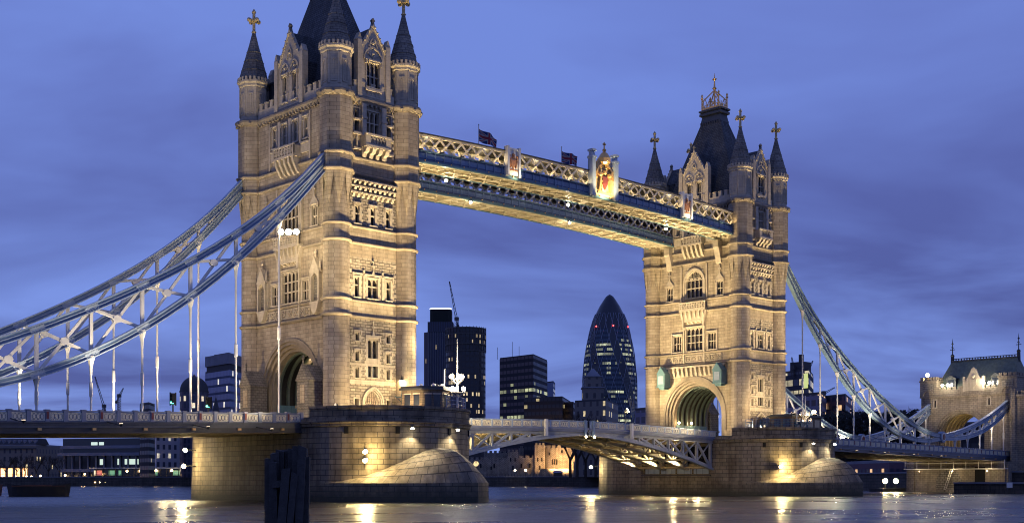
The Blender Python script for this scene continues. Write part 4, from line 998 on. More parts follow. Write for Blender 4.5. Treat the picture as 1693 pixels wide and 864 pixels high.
def side_deck(sx, x0, x1, label, matp):
    """side span: slab, fascia girder, ornamental parapet with posts"""
    t = thing('side_span_deck', label, 'bridge deck', (sx*(x0+x1)/2, 0, 8), 'side spans of the bridge')
    zt = lambda s: 10.42-(s-51.8)*(.0285 if sx < 0 else .0155)          # top of the parapet
    xs = list(np.linspace(x0, x1, 13))
    def strip(mb, y0, y1, a, b): mb.loft([[(sx*s, y0, zt(s)-a), (sx*s, y1, zt(s)-a), (sx*s, y1, zt(s)-b), (sx*s, y0, zt(s)-b)] for s in xs])
    mb = MB(); strip(mb, -9.3, 9.3, 1.5, 1.15); mb.build('road_slab', 'asphalt', t)
    mb = MB()
    for y in (-9.2, -6, -3, 0, 3, 6, 9.2): strip(mb, y-.18, y+.18, 2.34, 1.5)
    for s in np.arange(x0+1, x1, 2.85): mb.box(sx*s-.15, sx*s+.15, -9.2, 9.2, zt(s)-2.2, zt(s)-1.5)
    mb.build('floor_girders', 'underside_paint', t)
    for sg in (-1, 1):
        Y = sg*9.75
        mb = MB(); strip(mb, Y-.2, Y+.2, 1.75, 1.15); strip(mb, Y-.42, Y+.42, 1.28, 1.12); strip(mb, Y-.3, Y+.3, 1.45, 1.28)
        f = mb.build('fascia_moulding', 'fascia_grey' if sx < 0 else 'slate_blue_paint', t)
        mb = MB(); strip(mb, Y-.12, Y+.12, 2.15, 1.75); strip(mb, Y-.3, Y+.3, 2.32, 2.15); mb.build('fascia_band', 'dark_steel' if sx < 0 else 'fascia_grey', f)
        mb = MB(); strip(mb, Y-.16, Y+.16, .12, .0); mb.build('top_rail', 'grey_blue_paint', t)
        if sg > 0:
            mb = MB(); strip(mb, Y-.06, Y+.06, 1.12, .12); mb.build('plain_parapet', 'grey_blue_paint', t)
    pw = 1.906; n = int((x1-x0)/pw)
    P_, O_ = make_panel(pw-.34, .96, matp)
    po = MB(); po.box(-.2, .2, -.2, .2, -1.12, .08); po.box(-.26, .26, -.26, .26, .0, .1); po.box(-.25, .25, -.25, .25, -1.12, -.95); pm = po.build('post', 'grey_blue_paint'); C.objects.unlink(pm)
    sd = MB(); sd.box(-.12, .12, -.24, -.2, -.85, -.12); sm_ = sd.build('shield_plaque', 'red_enamel'); C.objects.unlink(sm_)
    for k in range(n+1):
        s = x0+k*pw; o = pm.copy(); C.objects.link(o); o.parent = t; b = WORG[t.name]
        o.location = (sx*s-b[0], -9.75-b[1], zt(s)-b[2])
        if k % 3 == 1: q = sm_.copy(); C.objects.link(q); q.parent = o; q.location = (0, 0, 0)
        if k < n:
            s2 = s+pw/2; o = P_.copy(); C.objects.link(o); o.parent = t; o.location = (sx*s2-b[0], -9.75-b[1], zt(s2)-1.1-b[2])
            q = O_.copy(); C.objects.link(q); q.parent = o; q.location = (0, 0, 0)
    for k in range(int((x1-x0)/5.72)):
        s = 54.5+5.72*k; mb = MB(); mb.box(sx*s-.2, sx*s+.2, -10.1, -9.87, zt(s)-2.02, zt(s)-1.78); mb.build('hanger_bracket', 'gold_leaf', t)
    return t
dk_s = side_deck(-1, 51.75, 118, 'left side span carried on the chains, with a lit pierced parapet', 'grey_blue_paint')
dk_n = side_deck(1, 51.75, 136.2, 'right side span running to the gatehouse tower, with a pierced parapet', 'slate_blue_paint')

# ------------------------------------------------------------------ bascule leaves
ZT = lambda x: 11.3-.62*(abs(x)/30.5)**1.6          # top of the parapet
ZB = lambda x: 9.5-4.8*(abs(x)/30)**1.6  # lower chord
def leaf(sx, label):
    t = thing('bascule_leaf', label, 'bascule leaf', (sx*15.5, 0, 9), 'bascule leaves of the centre span')
    xs = np.linspace(.25, 31.0, 15); X = lambda s: sx*s
    def strip(mb, y0, y1, fa, fb): mb.loft([[(X(s), y0, fa(s)), (X(s), y1, fa(s)), (X(s), y1, fb(s)), (X(s), y0, fb(s))] for s in xs])
    mb = MB(); strip(mb, -7.6, 7.6, lambda s: ZT(s)-1.55, lambda s: ZT(s)-1.25); mb.build('road_slab', 'asphalt', t)
    mb = MB()
    for s in np.arange(1.5, 30.5, 2.42):
        mb.box(X(s)-.12, X(s)+.12, -7.3, 7.3, ZT(s)-2.1, ZT(s)-1.55)
    for y in (-5, 0, 5): strip(mb, y-.1, y+.1, lambda s: ZT(s)-1.95, lambda s: ZT(s)-1.55)
    mb.build('cross_girders', 'underside_paint', t)
    for gy in (-7.5, -2.5, 2.5, 7.5):
        outer = abs(gy) > 7; mt = 'bascule_paint' if gy == -7.5 else 'cream_paint'
        mb = MB(); strip(mb, gy-.28, gy+.28, lambda s: ZT(s)-2.0, lambda s: ZT(s)-1.55)
        strip(mb, gy-.4, gy+.4, lambda s: ZB(s)-.0, lambda s: ZB(s)-.36)
        strip(mb, gy-.1, gy+.1, lambda s: ZB(s)+.3, lambda s: ZB(s))
        g = mb.build('main_girder', mt, t)
        st = list(np.arange(4.6, 31, 2.42*1.5))
        mb = MB()
        for s in st: mb.beam((X(s), gy, ZB(s)), (X(s), gy, ZT(s)-1.8), .42, .34, (1, 0, 0))
        for a, b in zip(st[:-1], st[1:]):
            mb.beam((X(a), gy, ZT(a)-1.9), (X(b), gy, ZB(b)), .34, .3, (0, 1, 0))
            mb.beam((X(b), gy+.05, ZT(b)-1.9), (X(a), gy+.05, ZB(a)), .2, .12, (0, 1, 0))
        mb.build('web_bars', mt, g)
    for s in np.arange(5, 31, 4.84):
        mb = MB(); mb.box(X(s)-.12, X(s)+.12, -7.4, 7.4, ZB(s)-.3, ZB(s)-.02); mb.beam((X(s), -7.4, ZB(s)-.15), (X(min(s+4.84, 30.5)), -2.5, ZB(min(s+4.84, 30.5))-.15), .16, .12); mb.beam((X(s), 7.4, ZB(s)-.15), (X(min(s+4.84, 30.5)), 2.5, ZB(min(s+4.84, 30.5))-.15), .16, .12)
        mb.build('bottom_brace', 'underside_paint', t)
    for sg in (-1, 1):
        Y = sg*7.95
        mb = MB(); strip(mb, Y-.3, Y+.3, lambda s: ZT(s)-1.3, lambda s: ZT(s)-1.05); strip(mb, Y-.12, Y+.12, lambda s: ZT(s)-1.62, lambda s: ZT(s)-1.3); mb.build('fascia', 'grey_blue_paint', t)
        mb = MB(); strip(mb, Y-.12, Y+.12, lambda s: ZT(s)-.1, lambda s: ZT(s)); mb.build('top_rail', 'pale_blue_paint', t)
        if sg > 0: mb = MB(); strip(mb, Y-.05, Y+.05, lambda s: ZT(s)-1.05, lambda s: ZT(s)-.1); mb.build('plain_parapet', 'grey_blue_paint', t)
    pw = 1.9; n = 16; P_, O_ = make_panel(pw-.2, .92, 'grey_blue_paint'); b = WORG[t.name]
    po = MB(); po.box(-.12, .12, -.14, .14, -1.1, .0); pm = po.build('post', 'pale_blue_paint'); C.objects.unlink(pm)
    for k in range(n):
        s = .5+k*pw; s2 = s+pw/2
        o = pm.copy(); C.objects.link(o); o.parent = t; o.location = (X(s)-b[0], -7.95-b[1], ZT(s)-b[2])
        o = P_.copy(); C.objects.link(o); o.parent = t; o.location = (X(s2)-b[0], -7.95-b[1], ZT(s2)-1.04-b[2]); q = O_.copy(); C.objects.link(q); q.parent = o; q.location = (0, 0, 0)
    mb = MB(); mb.box(X(9.3)-.22, X(9.3)+.22, -8.55, -8.15, ZB(9.3)+.1, ZT(9.3)+.05); mb.build('white_marker_post', 'white_paint', t)
    mb = MB(); mb.box(X(.9)-.2, X(.9)+.2, -8.3, -8.0, ZT(0)-2.3, ZT(0)+.1); mb.build('nose_post', 'blue_paint', t)
    return t
leaf(-1, 'lowered bascule leaf of the centre span, springing from the nearer pier'); leaf(1, 'lowered bascule leaf of the centre span, springing from the farther pier')
# roadway through the towers
mb = MB()
for sg in (-1, 1): mb.box(sg*30.9, sg*51.8, -5.0, 5.0, 9.0, 9.62)
tag(mb.build('roadway', 'asphalt'), kind='structure')
# pier sides under the leaves: bascule chamber mouth with green gates
for sg in (-1, 1):
    t = thing('chamber_gate', 'row of green painted gates over stained wall in the '+('nearer' if sg < 0 else 'farther')+' pier below the bascule', 'gate', (sg*30.3, 0, 4), 'green gates in the bascule chambers')
    x = sg*30.45
    for k in range(4):
        y = -6.9+3.5*k; mb = MB(); mb.box(x-.06, x+.06, y, y+3.1, 3.6, 4.5); mb.build('gate_panel', 'sea_green_paint', t)
    mb = MB(); mb.box(x-.4, x+.4, -7.4, 7.4, 3.3, 3.55)
    for k in range(12): y = -7.2+14.4*k/11; mb.beam((x-sg*.3, y, 3.5), (x-sg*.3, y, 4.8), .06, .06)
    mb.beam((x-sg*.3, -7.3, 4.8), (x-sg*.3, 7.3, 4.8), .06, .06); mb.build('ledge_rail', 'dark_steel', t)
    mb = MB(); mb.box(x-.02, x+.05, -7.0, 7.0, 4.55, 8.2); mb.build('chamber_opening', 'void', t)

# ------------------------------------------------------------------ gatehouse (abutment) tower
def gatehouse():
    X0 = 136.0; t = thing('gatehouse_tower', 'stone gatehouse with green roof at the right end of the bridge', 'gatehouse', (X0+6, 0, 0))
    F = lambda u, v, z: (X0-v, u, z); uc = 1.5; r = 6.1; zc = 12.7
    mb = MB(); wn = [(7.3, 8.3, 19.4, 21.6), (-5.6, -4.6, 19.4, 21.6)]
    wall_holes(mb, F, -11.5, 11.3, zc+r, 22.0, wn)
    pts = [(uc+r*math.cos(math.pi*k/24), zc+r*math.sin(math.pi*k/24)) for k in range(25)]
    for k in range(24): a, b = pts[k], pts[k+1]; mb.face([F(a[0], 0, a[1]), F(b[0], 0, b[1]), F(b[0], 0, zc+r+.001), F(a[0], 0, zc+r+.001)])
    mb.face([F(-11.5, 0, 0), F(uc-r, 0, 0), F(uc-r, 0, zc+r), F(-11.5, 0, zc+r)]); mb.face([F(uc+r, 0, 0), F(11.3, 0, 0), F(11.3, 0, zc+r), F(uc+r, 0, zc+r)])
    for y in (-11.5, 11.3): mb.face([(X0, y, 0), (X0+12, y, 0), (X0+12, y, 22), (X0, y, 22)])
    mb.face([(X0+12, -11.5, zc+r), (X0+12, 11.3, zc+r), (X0+12, 11.3, 22), (X0+12, -11.5, 22)])
    mb.build('wall', 'abutment_stone', t)
    for h in wn: window(F, None, t, *h, 1, (), 'lancet', sur=.25, hood=False)
    mb = MB(); arch_band(mb, F, uc, zc, r, r+.5, -.3, .15, 9, 24); arch_band(mb, F, uc, zc, r-.45, r+.02, -1.2, -.1, 8, 24); arch_band(mb, F, uc, zc, r-.8, r-.4, -2.2, -.6, 8, 24); mb.build('road_arch', 'abutment_stone', t)
    mb = MB(); n = 16
    for k in range(n):
        a, b = math.pi*k/n, math.pi*(k+1)/n
        mb.face([(X0+.6, uc+(r-.3)*math.cos(a), zc+(r-.3)*math.sin(a)), (X0+11.8, uc+(r-.3)*math.cos(a), zc+(r-.3)*math.sin(a)), (X0+11.8, uc+(r-.3)*math.cos(b), zc+(r-.3)*math.sin(b)), (X0+.6, uc+(r-.3)*math.cos(b), zc+(r-.3)*math.sin(b))])
    for s_ in (-1, 1): mb.face([(X0+.6, uc+s_*(r-.3), 8), (X0+11.8, uc+s_*(r-.3), 8), (X0+11.8, uc+s_*(r-.3), zc), (X0+.6, uc+s_*(r-.3), zc)])
    v = mb.build('vault', 'ashlar', t)
    for k in range(6):
        m2 = MB(); arch_band(m2, lambda u, q, z, k=k: (X0+1.5+k*1.8+q, u, z), uc, zc, r-.7, r-.32, -.2, .2, 10, 16); m2.build('rib', 'gilt_stone', v)
    mb = MB(); mb.fbox(F, -11.7, 11.5, -.1, .35, 21.9, 22.35); mb.fbox(F, -8.2, 7.6, -.4, .2, 22.35, 23.6)
    for k in range(12): u = -7.6+14.6*k/11; mb.fbox(F, u-.4, u+.4, -.4, .2, 23.6, 24.2)
    mb.build('battlement', 'abutment_stone', t)
    for u0, u1 in ((-11.6, -7.4), (7.3, 11.5)):
        mb = MB(); mb.fbox(F, u0, u1, -4.2, .25, 22.35, 26.0); mb.fbox(F, u0-.15, u1+.15, -4.3, .4, 25.6, 25.95)
        for k in range(4): u = u0+.5+(u1-u0-1)*k/3; mb.fbox(F, u-.38, u+.38, -.3, .3, 25.95, 26.7); mb.fbox(F, u-.38, u+.38, -4.2, -3.7, 25.95, 26.7)
        for k in range(3): mb.fbox(F, u0+.02, u0+.5, -.9-k*1.4, -.2-k*1.4, 25.95, 26.7); mb.fbox(F, u1-.5, u1-.02, -.9-k*1.4, -.2-k*1.4, 25.95, 26.7)
        um = (u0+u1)/2
        for k in range(10): a, b = math.pi*k/10, math.pi*(k+1)/10; mb.prism(F, [(um+1.1*math.cos(a), 22.4+1.1*math.sin(a)), (um+1.45*math.cos(a), 22.4+1.4*math.sin(a)), (um+1.45*math.cos(b), 22.4+1.4*math.sin(b)), (um+1.1*math.cos(b), 22.4+1.1*math.sin(b))], .2, .5)
        tt = mb.build('corner_turret', 'abutment_stone', t)
        mb = MB(); mb.fbox(F, um-1.3, um+1.3, .25, .3, 23.7, 25.2); mb.build('rough_panel', 'castle_stone', tt)
    mb = MB(); mb.loft([[(X0+1.2, -10.6, 23.6), (X0+11, -10.6, 23.6), (X0+11, 8.6, 23.6), (X0+1.2, 8.6, 23.6)], [(X0+5.6, -9.2, 30.4), (X0+6.6, -9.2, 30.4), (X0+6.6, 6.6, 30.4), (X0+5.6, 6.6, 30.4)]]); rf = mb.build('roof', 'green_slate', t)
    mb = MB(); mb.box(X0+5.5, X0+6.7, -9.2, 6.6, 30.4, 30.75)
    for k in range(24): y = -9.0+15.4*k/23; mb.box(X0+6.0, X0+6.2, y-.1, y+.1, 30.75, 31.15)
    mb.box(X0+6.0, X0+6.2, -9.2, 6.6, 31.1, 31.25); mb.build('ridge_crest', 'lead', rf)
    for y in (-9.2, 6.6):
        mb = MB(); mb.lathe(X0+6.1, y, [(.45, 29.6), (.4, 31.8), (.5, 32.0), (.12, 32.4), (.1, 34.6), (.3, 34.8), (.1, 35.0), (.02, 36.0)], 8); mb.beam((X0+6.1, y-.6, 33.4), (X0+6.1, y+.6, 33.4), .12, .16); mb.beam((X0+5.5, y, 33.9), (X0+6.7, y, 33.9), .12, .16); mb.build('roof_finial', 'black_iron', rf)
    g0 = -1.6
    mb = MB(); mb.prism(F, [(g0-2.0, 23.0), (g0+2.0, 23.0), (g0+2.0, 25.4), (g0+1.3, 26.2), (g0+.5, 28.0), (g0, 28.4), (g0-.5, 28.0), (g0-1.3, 26.2), (g0-2.0, 25.4)], -.3, .25)
    for s_ in (-1, 1): mb.fbox(F, g0+s_*2.0, g0+s_*2.5, -.35, .4, 22.9, 26.3)
    gg = mb.build('gable', 'trim_stone', t)
    mb = MB(); mb.prism(F, [(g0-.8, 25.6), (g0+.8, 25.6), (g0+.7, 24.4), (g0, 23.6), (g0-.7, 24.4)], .25, .45); mb.ball(F(g0, .35, 26.3), .45, 8, 5); mb.build('coat_of_arms', 'trim_stone', gg)
    for u in (4.6, -6.0):
        mb = MB(); mb.box(X0+1.4, X0+4, u-1.1, u+1.1, 24, 26.2); mb.prism(F, [(u-1.3, 26.2), (u+1.3, 26.2), (u, 27.0)], -4, -1.2); d_ = mb.build('dormer', 'lead', rf)
        mb = MB(); mb.box(X0+1.34, X0+1.4, u-.8, u+.8, 24.3, 25.9); mb.build('dormer_window', 'dark_glass', d_)
    # right-hand wing
    mb = MB(); mb.box(X0-1.5, X0+11, -16.5, -11.5, 0, 21); mb.fbox(F, -16.6, -11.4, -4, 1.8, 21, 21.6); mb.fbox(F, -16.6, -11.4, -2, 1.7, 13.4, 13.8); mb.lathe(X0-1.5, -11.5, [(.8, 0), (.8, 23)], 8)
    for k in range(4): mb.fbox(F, -16.4+k*1.3, -15.7+k*1.3, -1, 1.6, 21.6, 22.4)
    mb.build('stair_wing', 'abutment_stone', t)
    return t
gatehouse()
# masonry under the end of the right span + maintenance gantry
t = thing('abutment_pier', 'stained masonry abutment under the right span, below the gatehouse', 'abutment', (134, 0, 0))
mb = MB(); mb.box(131.5, 150, -11.6, 12.6, -1, 6.75); mb.box(131.3, 131.6, -11.0, -9.4, 0, 7.0); mb.box(131.3, 131.6, 10.6, 12.4, 0, 7.0); mb.build('masonry', 'abutment_stone', t)
mb = MB(); mb.prism(lambda u, v, z: (131.45-v, u, z), [(-1, 0)]+[(a, z) for a, z in arch_pts(-1, 5.2, 2.6, 2.4, 6)]+[(5.2, 0)], 0, .04); mb.build('blocked_arch', 'castle_stone', t)
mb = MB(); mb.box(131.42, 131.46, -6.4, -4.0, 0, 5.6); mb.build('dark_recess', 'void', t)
t = thing('maintenance_gantry', 'white pipe gantry with handrail under the right span', 'gantry', (130.4, 0, 5.2))
mb = MB(); mb.box(129.8, 131.0, -11.8, 12.4, 5.1, 5.3)
mb.build('platform', 'white_paint', t)
mb = MB()
for k in range(9): y = -11.5+23.6*k/8; mb.tube((129.9, y, 5.3), (129.9, y, 7.2), .07)
mb.tube((129.9, -11.6, 6.5), (129.9, 12.2, 6.5), .05); mb.build('handrail', 'white_paint', t)
mb = MB()
for dy in (0, .5): mb.tube((129.4, .2+dy, 5.1), (128.6, 1.4+dy, .6), .05)
for k in range(10): q = k/9; mb.tube((129.4-.8*q, .2+1.2*q, 5.1-4.5*q), (129.4-.8*q, .7+1.2*q, 5.1-4.5*q), .04)
mb.build('ladder', 'white_paint', t)
# ------------------------------------------------------------------ lamps and floodlights
def floodlight(loc, target, label, energy, size=80, grp=None, col=WARM, lens='flood_lens', s=.32, rad=.25, cat='floodlight', bracket=None, blend=.7, bulb=0):
    t = thing('floodlight', label, cat, loc, grp)
    d = (Vector(target)-Vector(loc)).normalized(); a = d.orthogonal().normalized(); b = d.cross(a); P = Vector(loc)
    mb = MB(); r1, r2 = s*.7, s*1.15
    ring = lambda c, r: [tuple(c+(a*math.cos(k*math.pi/5)+b*math.sin(k*math.pi/5))*r) for k in range(10)]
    mb.loft([ring(P-d*s*1.6, r1*.6), ring(P-d*s*1.2, r1), ring(P-d*.04, r2)])
    if bracket: mb.tube(tuple(P-d*s), bracket, .06, 6)
    mb.build('housing', 'black_iron', t)
    mb = MB(); mb.loft([ring(P-d*.03, r2*.95), ring(P+d*.05, r2*.8)]); mb.build('lens', lens, t)
    if energy: lamp('SPOT', tuple(P+d*.12), energy, col, t, target, size, blend, rad)
    return t
def on_pier(cx, px, z, out=.5):
    """point on the rounded east end of a pier, seen along bearing px"""
    r = (px-846.5)/2040; dx, dy = r*AX[0]+AX[1], r*WX[0]+WX[1]; ox, oy = CAM[0]-cx, CAM[1]+11.5; R_ = 10.65+out
    A = dx*dx+dy*dy; Bq = ox*dx+oy*dy; D_ = Bq*Bq-A*(ox*ox+oy*oy-R_*R_); tt = (-Bq-math.sqrt(max(D_, 0)))/A
    return (CAM[0]+tt*dx, CAM[1]+tt*dy, z)
# on the nearer pier
def pier_down(cx, px, label, e=1700):
    p = on_pier(cx, px, 8.45, .75); q = on_pier(cx, px, 8.45, .0); v = Vector(p)-Vector(q)
    floodlight(p, (p[0]+v[0]*1.6, p[1]+v[1]*1.6, 2.6), label, e, 120, 'downlights on the pier walls', (1, .86, .56), 'bulb_white', .2, .15, bracket=q, blend=.5)
pier_down(-41.15, 682, 'small downlight high on the nearer pier wall, left above its cutwater'); pier_down(-41.15, 757, 'small downlight high on the nearer pier wall, at its right edge')
pier_down(41.15, 1345, 'small downlight high on the farther pier wall, left above its cutwater', 1800); pier_down(41.15, 1380, 'small downlight high on the farther pier wall, at its right edge', 1800)
def pier_flood(p, q, label, e, tgt): floodlight(p, tgt, label, e, 150, 'bright floodlights low on the piers', (1, .78, .38), 'flood_lens', .26, .3, bracket=q, blend=.4, bulb=.34)
for z, lb, e in ((5.75, 'upper of the two yellow floodlights halfway up the nearer pier wall', 1200), (4.75, 'lower of the two yellow floodlights halfway up the nearer pier wall', 1200)):
    p = on_pier(-41.15, 604, z, 1.0); q = on_pier(-41.15, 604, z, 0); v = Vector(q)-Vector(p); pier_flood(p, q, lb, e, (p[0]-v[1]*.3, p[1]-1.2, z-.7))
    lamp('POINT', (p[0]-v[0]*.2, p[1]-v[1]*.2, z+.1), 1300, (1, .74, .30), None, rad=.2)
p = on_pier(41.15, 1291, 4.75, 1.0); q = on_pier(41.15, 1291, 4.75, 0); pier_flood(p, q, 'starry yellow floodlight halfway up the farther pier wall', 1600, (p[0]-.5, p[1]-1.2, 4.0)); lamp('POINT', (p[0], p[1]-.3, 4.8), 1900, (1, .76, .32), None, rad=.2)
for z, dx, lb in ((6.5, 0, 'upper floodlight at the left end of the nearer pier'), (4.4, .5, 'lower floodlight at the left end of the nearer pier')):
    pier_flood((-52.9-dx*.4, 15.6, z), (-51.4, 15.0, z), lb, 1500, (-55.5, 13.5, z-1.2)); lamp('POINT', (-53.6, 15.2, z), 700, (1, .78, .36), None, rad=.3)
pier_flood((32.4, 21.4, 5.0), (33.8, 20.4, 5.2), 'starry floodlight at the far left end of the farther pier, over the water', 2500, (26.5, 18.5, 3.5)); lamp('POINT', (31.4, 20.8, 5), 1100, (1, .78, .36), None, rad=.3)
# tower floodlights standing on the pier terraces (behind the parapet walls) and on the cabin roofs
TW = (1, .76, .41)
def upflood(loc, tgt, label, e, grp, half=34, s=.28, col=TW, bracket=None): return floodlight(loc, tgt, label, e, half*2, grp, col, 'dim_lens', blend=1.0, s=s, bracket=bracket)
GT = 'terrace floodlights'
for x, sd in ((-45.6, 'left'), (-40.6, 'right')):
    upflood((x, -18.3, 10.55), (x, -15.0, 34), 'terrace floodlight aimed high up the nearer tower, %s of the pair' % sd, 58000, GT)
    upflood((x, -17.6, 10.5), (x+.5, -9.6, 15), 'terrace floodlight washing the lower wall of the nearer tower, %s of the pair' % sd, 4700, GT, 60)
upflood((-34.4, -14.0, 14.3), (-35.9, -9.2, 34), 'floodlight on the stone cabin aimed at the right turret of the nearer tower', 19000, None, 34)
upflood((-35.0, -14.4, 14.3), (-35.9, -9.2, 17.5), 'floodlight on the stone cabin washing the foot of the right turret', 1800, None, 55)
for x, sd in ((39.8, 'left'), (46.2, 'right')):
    upflood((x, -17.2, 13.65), (x-.6, -14.4, 36), 'cabin roof floodlight aimed high up the farther tower, %s of the pair' % sd, 52000, 'cabin roof floodlights')
    upflood((x, -16.8, 13.65), (x-.5, -9.6, 17), 'cabin roof floodlight washing the lower wall of the farther tower, %s of the pair' % sd, 3200, 'cabin roof floodlights', 60)
upflood((35.2, -16.6, 10.6), (36.4, -9.5, 20), 'terrace floodlight aimed at the left turret of the farther tower', 6000, GT, 50)
# the farther tower's road face
floodlight((26.6, 7.45, 14.6), (35.5, 0, 22), 'dazzling floodlight on a post beside the centre span, left of the farther tower', 15000, 130, None, TW, s=.42, bracket=(26.6, 7.9, 9.5), blend=.8, bulb=.62)
lamp('POINT', (26.2, 7.0, 14.7), 500, TW, None, rad=.4)
for y, sd in ((7.0, 'far'), (0.2, 'middle'), (-6.9, 'near')):
    upflood((22.5, y, 10.2), (27.0, y*.95, 34), 'centre span floodlight aimed high up the farther tower, %s one' % sd, 42000, 'centre span floodlights', 40)
upflood((25.5, -6.9, 10.2), (35.5, -3.5, 17.5), 'centre span floodlight washing the arch of the farther tower', 6500, 'centre span floodlights', 60)
upflood((-22.5, 6.9, 10.2), (-28, 5, 34), 'unseen floodlight added to light the walkway end by the nearer tower', 40000, 'centre span floodlights', 40)  # unseen lamp, added to light the near end of the walkways
# unseen floodlights added on the inner pier edges to light the walkways, then soffit lamps
for sx, lb in ((-1, 'nearer'), (1, 'farther')):
    for y, sd in ((-6.5, 'near'), (6.5, 'far')):
        floodlight((sx*29.2, y, 10.2), (sx*8, y*.95, 43), 'unseen floodlight added to light the walkway, on the %s side of the road by the %s tower' % (sd, lb), 24000, 70, 'floodlights added for the walkways', (1, .77, .44), 'dim_lens', blend=.8, s=.22)
for x in range(-30, 31, 10): lamp('POINT', (x, -6.85, 46.2+cam_z(x)), 170, (1, .80, .48), wk_e, rad=.3)
for k in range(20):
    x = -33.4+66.8*k/19; z = cam_z(x)
    if min(abs(x+16.9), abs(x-1.7), abs(x-21.3)) < 1.2: continue
    mb = MB(); mb.box(x-.3, x+.3, -9.72, -9.5, 44.82+z, 44.94+z); mb.beam((x, -9.55, 44.84+z), (x, -9.1, 44.8+z), .08, .08); q = mb.build('ledge_lamp', 'black_iron', wk_e)
    lamp('SPOT', (x, -9.75, 44.98+z), 95, (1, .74, .36), wk_e, (x, -8.95, 46.3+z), 150, .6, .15)
for x, y, wk in ((-24.6, -4.3, 'near'), (-.5, -4.3, 'near'), (22.5, -4.3, 'near'), (-12.5, 4.2, 'far'), (8.7, 4.2, 'far')):
    z = 43.0+cam_z(x); t = thing('soffit_lamp', 'bright lamp under the %s high walkway, %s' % (wk, 'nearest the left tower' if x < -10 else 'nearest the right tower' if x > 8 else 'at midspan'), 'lamp', (x, y, z), 'lamps under the walkways')
    mb = MB(); mb.ball((x, y, z-.1), .2, 8, 5); mb.build('bulb', 'bulb_white', t); mb = MB(); mb.box(x-.22, x+.22, y-.22, y+.22, z+.06, z+.22); mb.build('fitting', 'black_iron', t)
    lamp('POINT', (x, y, z-.35), 260, (1, .85, .55), t, rad=.15)
lamp('SPOT', (1.7, -11.6, 43.6), 3600, (1, .80, .45), wk_e, (1.7, -9.3, 47.5), 110, .6, .2)
for x in (-16.9, 21.3): lamp('SPOT', (x+.9, -10.6, 43.6), 600, (1, .82, .5), wk_e, (x, -9.2, 46.4), 110, .6, .15)
# lamp cluster at the head of the first hanger
t = thing('lamp_cluster', 'row of three dazzling lamps on a bracket at the chain before the nearer tower', 'floodlight', (-54.5, -9.25, 31.3))
mb = MB(); mb.beam((-54.7, -9.2, 31.0), (-52.0, -9.4, 31.5), .14, .14); mb.build('bracket', 'black_iron', t)
for k in range(3):
    x = -54.3+1.05*k; mb = MB(); mb.ball((x, -9.35, 31.45+.17*k), .36, 10, 6); mb.build('bulb', 'flood_lens', t)
lamp('SPOT', (-53, -8.3, 31.3), 1500, (1, .80, .5), t, (-47, 0, 26), 150, .8, .4)
# unseen kerbside floods added to light the nearer tower's road face; chain floods follow
for y, sd in ((7.4, 'far side'), (-7.6, 'near side')):
    upflood((-60, y, 9.6), (-55.2, y*.7, 32), 'unseen kerbside floodlight added to light the upper road face of the nearer tower, '+sd, 34000, 'kerbside floodlights', 40, .2, (1, .76, .45))
    upflood((-60, y, 9.7), (-47, y*.5, 16), 'unseen kerbside floodlight added to light the road arch of the nearer tower, '+sd, 4200, 'kerbside floodlights', 60, .2, (1, .74, .42))
CW = (1, .86, .64)
for x in (-58, -66, -76, -86, -96):
    upflood((x, 7.4, 9.55), (x-.5, 8.6, 22), 'kerbside floodlight aimed up at the far left chain', 9000 if x > -80 else 3000, 'kerbside floodlights', 55, .18, CW)
    upflood((x, -13.2, 8.3), (x-.5, -11.2, 22), 'outrigger floodlight added to light the near left chain', 13000 if x > -80 else 3500, 'added outrigger floodlights', 42, .18, CW, (x, -10.0, 8.6))  # outriggers added to light the outer face of the near chain
for x in (57, 66, 76, 87, 98):
    upflood((x, 7.4, 9.5-(x-52)*.0155), (x+.5, 8.6, 22), 'kerbside floodlight aimed up at the far right chain', 8000, 'kerbside floodlights', 55, .18, CW)
    upflood((x, -13.2, 8.2-(x-52)*.0155), (x+.5, -11.2, 22), 'outrigger floodlight added to light the near right chain', 13000 if x < 80 else 3500, 'added outrigger floodlights', 42, .18, CW, (x, -10.0, 8.5-(x-52)*.0155))  # same added outriggers for the right chain
for x, y in ((118, 7.6), (118, -7.6)): floodlight((x, y, 8.2), (x+5, y*1.2, 17), 'kerbside floodlight aimed at the short chain, %s' % ('far side' if y > 0 else 'near side'), 1500, 130, 'kerbside floodlights', (1, .88, .7), s=.2)
floodlight((-50.6, -15.0, 11.2), (-72, -10.5, 9.3), 'unseen floodlight added on the pier to light the left span parapet', 22000, 70, None, (1, .80, .50), 'dim_lens', s=.2)  # unseen lamp added to brighten the left parapet
floodlight((-32.4, -16.5, 11.3), (-14, -8.2, 10.2), 'unseen floodlight added on the pier to light the centre span parapet', 14000, 80, None, (1, .80, .50), 'dim_lens', s=.2)  # unseen lamp added to brighten the left half of the centre parapet
floodlight((32.6, -16.4, 11.3), (14, -8.2, 9.6), 'unseen floodlight added on the pier to light the right half of the centre span', 12000, 80, None, (1, .80, .50), 'dim_lens', s=.2)  # its unseen counterpart, added for the right half
lamp('POINT', (-54.5, 18.5, 4.5), 700, (1, .78, .40), None, rad=.4)
